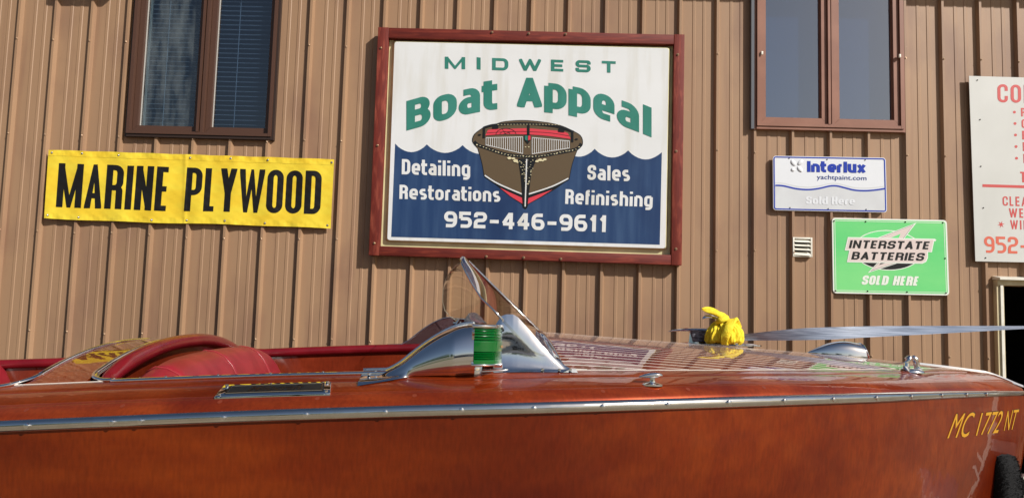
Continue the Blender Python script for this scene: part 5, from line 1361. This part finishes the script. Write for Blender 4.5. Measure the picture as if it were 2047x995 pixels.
# knot and tail
rib3('towel_knot', [at(1432, 645, tY-.01), at(1440, 640, tY-.03), at(1450, 636, tY-.02), at(1456, 641, tY+.01)], [.006, .012, .013, .006], [.008, .013, .013, .008], TOWEL, tw, side=np.array([0, .2, 1.]), waves=.0015)
rib3('towel_tail', [at(1452, 642, tY-.01), at(1446, 632, tY-.02), at(1436, 628, tY-.03), at(1424, 623, tY-.03), at(1412, 620, tY-.03), at(1403, 617, tY-.03)], [.010, .013, .012, .011, .008, .0025], [.008, .009, .007, .006, .004, .002], TOWEL, tw, side=np.array([.35, .3, 1.]), waves=.001)
rib3('towel_tail', [at(1403, 617, tY-.03), at(1412, 615, tY-.01), at(1424, 617, tY), at(1437, 625, tY), at(1449, 634, tY), at(1452, 642, tY)], [.0025, .004, .005, .006, .008, .008], [.002, .003, .004, .005, .006, .006], TOWEL, tw, side=np.array([.2, .3, 1.]), waves=.001)
# big fold that wraps round the right side
rib3('towel_fold', [at(1447, 688, tY-.055), at(1450, 672, tY-.068), at(1456, 655, tY-.062), at(1463, 642, tY-.035), at(1470, 640, tY-.01), at(1479, 655, tY)], [.010, .016, .018, .016, .013, .008], [.006, .008, .008, .008, .008, .006], TOWEL, tw, side=np.array([1., -.35, .25]), waves=.002)
st = thing('ratchet_strap', 'grey blue webbing strap looped round the bow cleat and running right', 'strap', clc+BU*.05)
o = rib3('ratchet_lever', [at(1404, 637, tY-.01), at(1411, 633, tY-.012), at(1424, 632, tY-.01), at(1436, 636, tY)], [.002, .007, .008, .006], [.001, .003, .003, .003], CHROME, st, side=np.array([0, .4, 1.]))
# wrap round the pedestal
wc = clc+BU*.015
mb = MB(); 
def wrap(a, t):
    th = 2*math.pi*a; r = .030+.003*math.sin(3*th+5*t)+.002*math.sin(7*th); rr = r*(1-.06*abs(t-.5))
    return wc+BU*(rr*1.05*math.cos(th))+BV*(rr*.9*math.sin(th))+np.array([0, 0, .008+.043*t])
mb.grid(wrap, 36, 6); mb.build('strap_wrap', WEBD, st, smooth=True)
rib3('strap_wrap_end', [wc+BU*.0+BV*-.028+np.array([0, 0, .03]), wc+BU*.03+BV*-.033+np.array([0, 0, .032]), wc+BU*.07+BV*-.02+np.array([0, 0, .03])], [.021, .021, .02], [.0012, .0012, .0012], WEBD, st, side=np.array([0, 0, 1.]))
# the long run of webbing, twisting edge-on as it goes
tops_ = cr([1470, 1500, 1536, 1600, 1660, 1750, 1850, 1950, 2047, 2300, 2700], [668.5, 666, 662, 656, 653.5, 651.5, 651, 650.8, 651, 650, 648])
bots_ = cr([1470, 1500, 1536, 1600, 1660, 1750, 1850, 1950, 2047, 2300, 2700], [680, 680, 680, 679.5, 678, 673, 668, 662.5, 657, 655, 654])
mb = MB(); xs = list(np.linspace(1466, 2047, 60))+list(np.linspace(2070, 2700, 12)); front, back = [], []
WD = .049
for x in xs:
    yt, yb = tops_(x), bots_(x); Yc = 2.86+.0002*(x-1470); A_, B_ = at(x, yt, Yc), at(x, yb, Yc); hgt = abs(A_[2]-B_[2]); dep = math.sqrt(max(0, WD*WD-hgt*hgt)); 
    A_ = at(x, yt, Yc+dep/2); B_ = at(x, yb, Yc-dep/2)
    if x < 1600: A_, B_ = at(x, yt, Yc-dep/2), at(x, yb, Yc+dep/2)
    elif x < 1700: 
        k = (x-1600)/100; A_, B_ = at(x, yt, Yc+(2*k-1)*dep/2), at(x, yb, Yc-(2*k-1)*dep/2)
    for q_ in np.linspace(0, 1, 7): front.append(A_+(B_-A_)*q_+np.array([0, -.0008, 0])); back.append(A_+(B_-A_)*q_+np.array([0, .0008, 0]))
n = 7; N = len(xs); F_ = [(i*n+j, (i+1)*n+j, (i+1)*n+j+1, i*n+j+1) for i in range(N-1) for j in range(n-1)]
mb.add(front, F_); mb.add(back, [f_[::-1] for f_ in F_])
for j in (0, 6): mb.add([front[i*n+j] for i in range(N)]+[back[i*n+j] for i in range(N)], [(i, i+1, N+i+1, N+i) for i in range(N-1)])
mb.build('webbing', WEB, st, smooth=40)

# ------------------------------------------------------------------ trailer under the boat
tr = thing('boat_trailer', 'galvanised boat trailer with a black carpeted bow stop under the runabout', 'trailer', W(.2, 0, 0))
def beam(name, a, b, w_=.05, h_=.08, m=GALV, parent=tr):
    a, b = np.array(a), np.array(b); d = b-a; L_n = np.linalg.norm(d); d /= L_n; up = np.array([0, 0, 1.]) if abs(d[2]) < .9 else BU; s_ = np.cross(d, up); s_ /= np.linalg.norm(s_); up = np.cross(s_, d)
    mb = MB(); P0 = [a+s_*sx*w_/2+up*sy*h_/2 for sx, sy in ((-1, -1), (1, -1), (1, 1), (-1, 1))]; P1 = [p+d*L_n for p in P0]; mb.hexa(P0, P1); o = mb.build(name, m, parent); bevel(o, .004); return o
for s_ in (-1, 1):
    beam('frame_rail', W(-3.2, s_*.62, .47), W(.8, s_*.55, .47)); beam('frame_rail', W(.8, s_*.55, .469), W(2.75, s_*.06, .469))
    beam('bunk', W(-3.0, s_*.42, .60), W(.2, s_*.36, .62), .09, .05, BLACKV)
for u in (-2.6, -1.2, .2): beam('cross_member', W(u, -.60, .40), W(u, .60, .40), .05, .06)
beam('tongue', W(2.4, 0, .46), W(4.2, 0, .46), .08, .08); beam('winch_post', W(2.62, 0, .42), W(2.42, 0, 1.62), .11, .12, WHITEP)
beam('winch_arm', W(2.45, 0, 1.60), W(2.75, 0, 1.73), .06, .05)
for s_ in (-1, 1):
    for u in (-1.9, -1.15):
        mb = MB(); c = W(u, s_*.86, .31); ring = []
        for r, o__ in ((.16, .09), (.29, .10), (.31, .08), (.31, -.08), (.29, -.10), (.16, -.09)):
            ring.append([c+BU*r*math.cos(t)+np.array([0, 0, r*math.sin(t)])+BV*o__ for t in np.linspace(0, 2*math.pi, 29)[:-1]])
        vs = sum(ring, []); n = 28; mb.add(vs, [(i*n+j, i*n+(j+1) % n, (i+1)*n+(j+1) % n, (i+1)*n+j) for i in range(5) for j in range(n)]); wh = mb.build('wheel', TYRE, tr, smooth=40)
        mb = MB(); mb.tube([tuple(c-BV*.07), tuple(c+BV*.07)], .16, 24); mb.build('rim', GALV, wh, smooth=40)
    beam('axle', W(-1.53, s_*.1, .31), W(-1.53, s_*.75, .31), .05, .05)
# black carpeted bow stop, its steel arm
zb_ = zr(1.8); bs0 = at(2001, 960, 2.77)
def stopf(a, t):
    th = 2*math.pi*a; sx = math.copysign(abs(math.cos(th))**.5, math.cos(th)); sy = math.copysign(abs(math.sin(th))**.5, math.sin(th))
    k = 1-.16*abs(2*t-1)**4
    top_lean = .0
    return bs0+BU*(.046*sx*k-.02*(t-.5))+BV*(.060*sy*k)+np.array([0, 0, -.115+.21*t+.012*math.sin(3*th)*.3])
mb = MB(); mb.grid(stopf, 40, 12); mb.add([stopf(i/40, 1) for i in range(40)], [tuple(range(40))]); mb.add([stopf(i/40, 0) for i in range(40)], [tuple(range(40))]); mb.build('bow_stop', BLACKV, tr, smooth=50)
FUZZ = MB()
for k in range(5200):
    a, t = random.random(), random.uniform(.0, 1.); p = stopf(a, t); q_ = p-bs0; q_[2] = 0; nn_ = q_/(np.linalg.norm(q_)+1e-9)+np.array([random.uniform(-.5, .5), random.uniform(-.5, .5), random.uniform(-.5, .7)])
    tip = p+nn_*random.uniform(.003, .009); s_ = np.array([random.uniform(-1, 1), random.uniform(-1, 1), random.uniform(-1, 1)])*.0011
    FUZZ.add([p-s_, p+s_, tip], [(0, 1, 2)])
o = FUZZ.build('carpet_pile', BLACKV, tr, auto=False); o['kind'] = 'stuff'
beam('stop_arm', bs0+BU*.06+np.array([0, 0, -.02]), W(2.52, 0, bs0[2]-.02), .07, .075)
for dz in (.032, -.032): beam('stop_bracket', bs0+BU*.040+BV*-.055+np.array([0, 0, dz-.01]), bs0+BU*.30+BV*-.055+np.array([0, 0, dz-.016]), .004, .010, WHITEP)

# ------------------------------------------------------------------ across the yard, seen only in the reflections
def tree(x, y, h, r, lab):
    t_ = thing('shade_tree', lab, 'tree', (x, y, 0), group='trees across the yard')
    mb = MB(); mb.tube([(x, y, 0), (x+.1, y, h*.25), (x-.1, y+.1, h*.55), (x, y, h*.85)], [.28, .2, .13, .05], 9)
    for k in range(6):
        a = k*1.05; mb.tube([(x, y, h*(.3+.06*k)), (x+r*.4*math.cos(a), y+r*.4*math.sin(a), h*(.5+.05*k)), (x+r*.7*math.cos(a), y+r*.7*math.sin(a), h*(.6+.05*k))], [.09, .06, .02], 6)
    mb.build('trunk', BARK, t_)
    mb = MB()
    for k in range(1500):
        d = np.array([random.gauss(0, 1) for _ in range(3)]); d /= np.linalg.norm(d); rr = random.random()**.4; lump = 1+.25*math.sin(d[0]*5+x)+.2*math.sin(d[2]*7+y)
        c = np.array([x, y, h*.62])+d*np.array([r, r, h*.36])*rr*lump*.85; s_ = random.uniform(.12, .3); e1 = np.array([random.gauss(0, 1) for _ in range(3)]); e1 /= np.linalg.norm(e1); e2 = np.cross(e1, d+.01); e2 /= np.linalg.norm(e2)+1e-6
        mb.add([c-e1*s_, c+e2*s_*.7, c+e1*s_, c-e2*s_*.7], [(0, 1, 2, 3)])
    mb.build('crown', LEAF, t_, auto=False)
BARK = mat('tree bark', (.09, .065, .045), .9); LEAF = mat('summer foliage', (.055, .10, .025), .7, col2=(.09, .14, .04), nscale=(.8, .8, .8))
LB = ['small round shade tree nearest the corner of the lawn', 'broad shade tree in the middle of the lawn edge', 'slim shade tree between two broad ones by the lawn', 'broad tall shade tree at the far end of the lawn', 'shade tree standing just beyond the end of the white house', 'tall shade tree rising behind the middle of the white house roof', 'shade tree past the other gable of the white house', 'broad shade tree alone on the open gravel', 'shade tree farthest along the open gravel']
for i, (x, y, h, r) in enumerate(((-9, -30, 8, 3), (-16, -34, 10, 4), (-24, -30, 9, 3.6), (-34, -40, 11, 4.4), (-3, -46, 9, 3.5), (10, -52, 10, 4), (22, -46, 9, 3.8), (34, -40, 10, 4.2), (46, -34, 10, 4))):
    tree(x, y, h, r, LB[i])
hs = thing('white_house', 'long low white building with a grey roof across the yard', 'house', (8, -40, 0))
WSID = mat('white siding', (.72, .71, .68), .6); ROOFM = mat('grey shingle roof', (.14, .14, .15), .85)
mb = MB(); mb.box(-2, 20, -44, -37, 0, 3.0); mb.build('wall', WSID, hs)
mb = MB(); mb.add([(-2.5, -36.5, 2.95), (20.5, -36.5, 2.95), (20.5, -40.5, 4.9), (-2.5, -40.5, 4.9), (20.5, -44.5, 2.95), (-2.5, -44.5, 2.95)], [(0, 1, 2, 3), (3, 2, 4, 5), (0, 3, 5), (1, 4, 2)]); mb.build('roof', ROOFM, hs)
for k in range(6):
    mb = MB(); mb.box(-.6+k*3.4, 1.0+k*3.4, -37.0, -36.95, .9, 2.2); mb.build('window', DARKIN, hs)
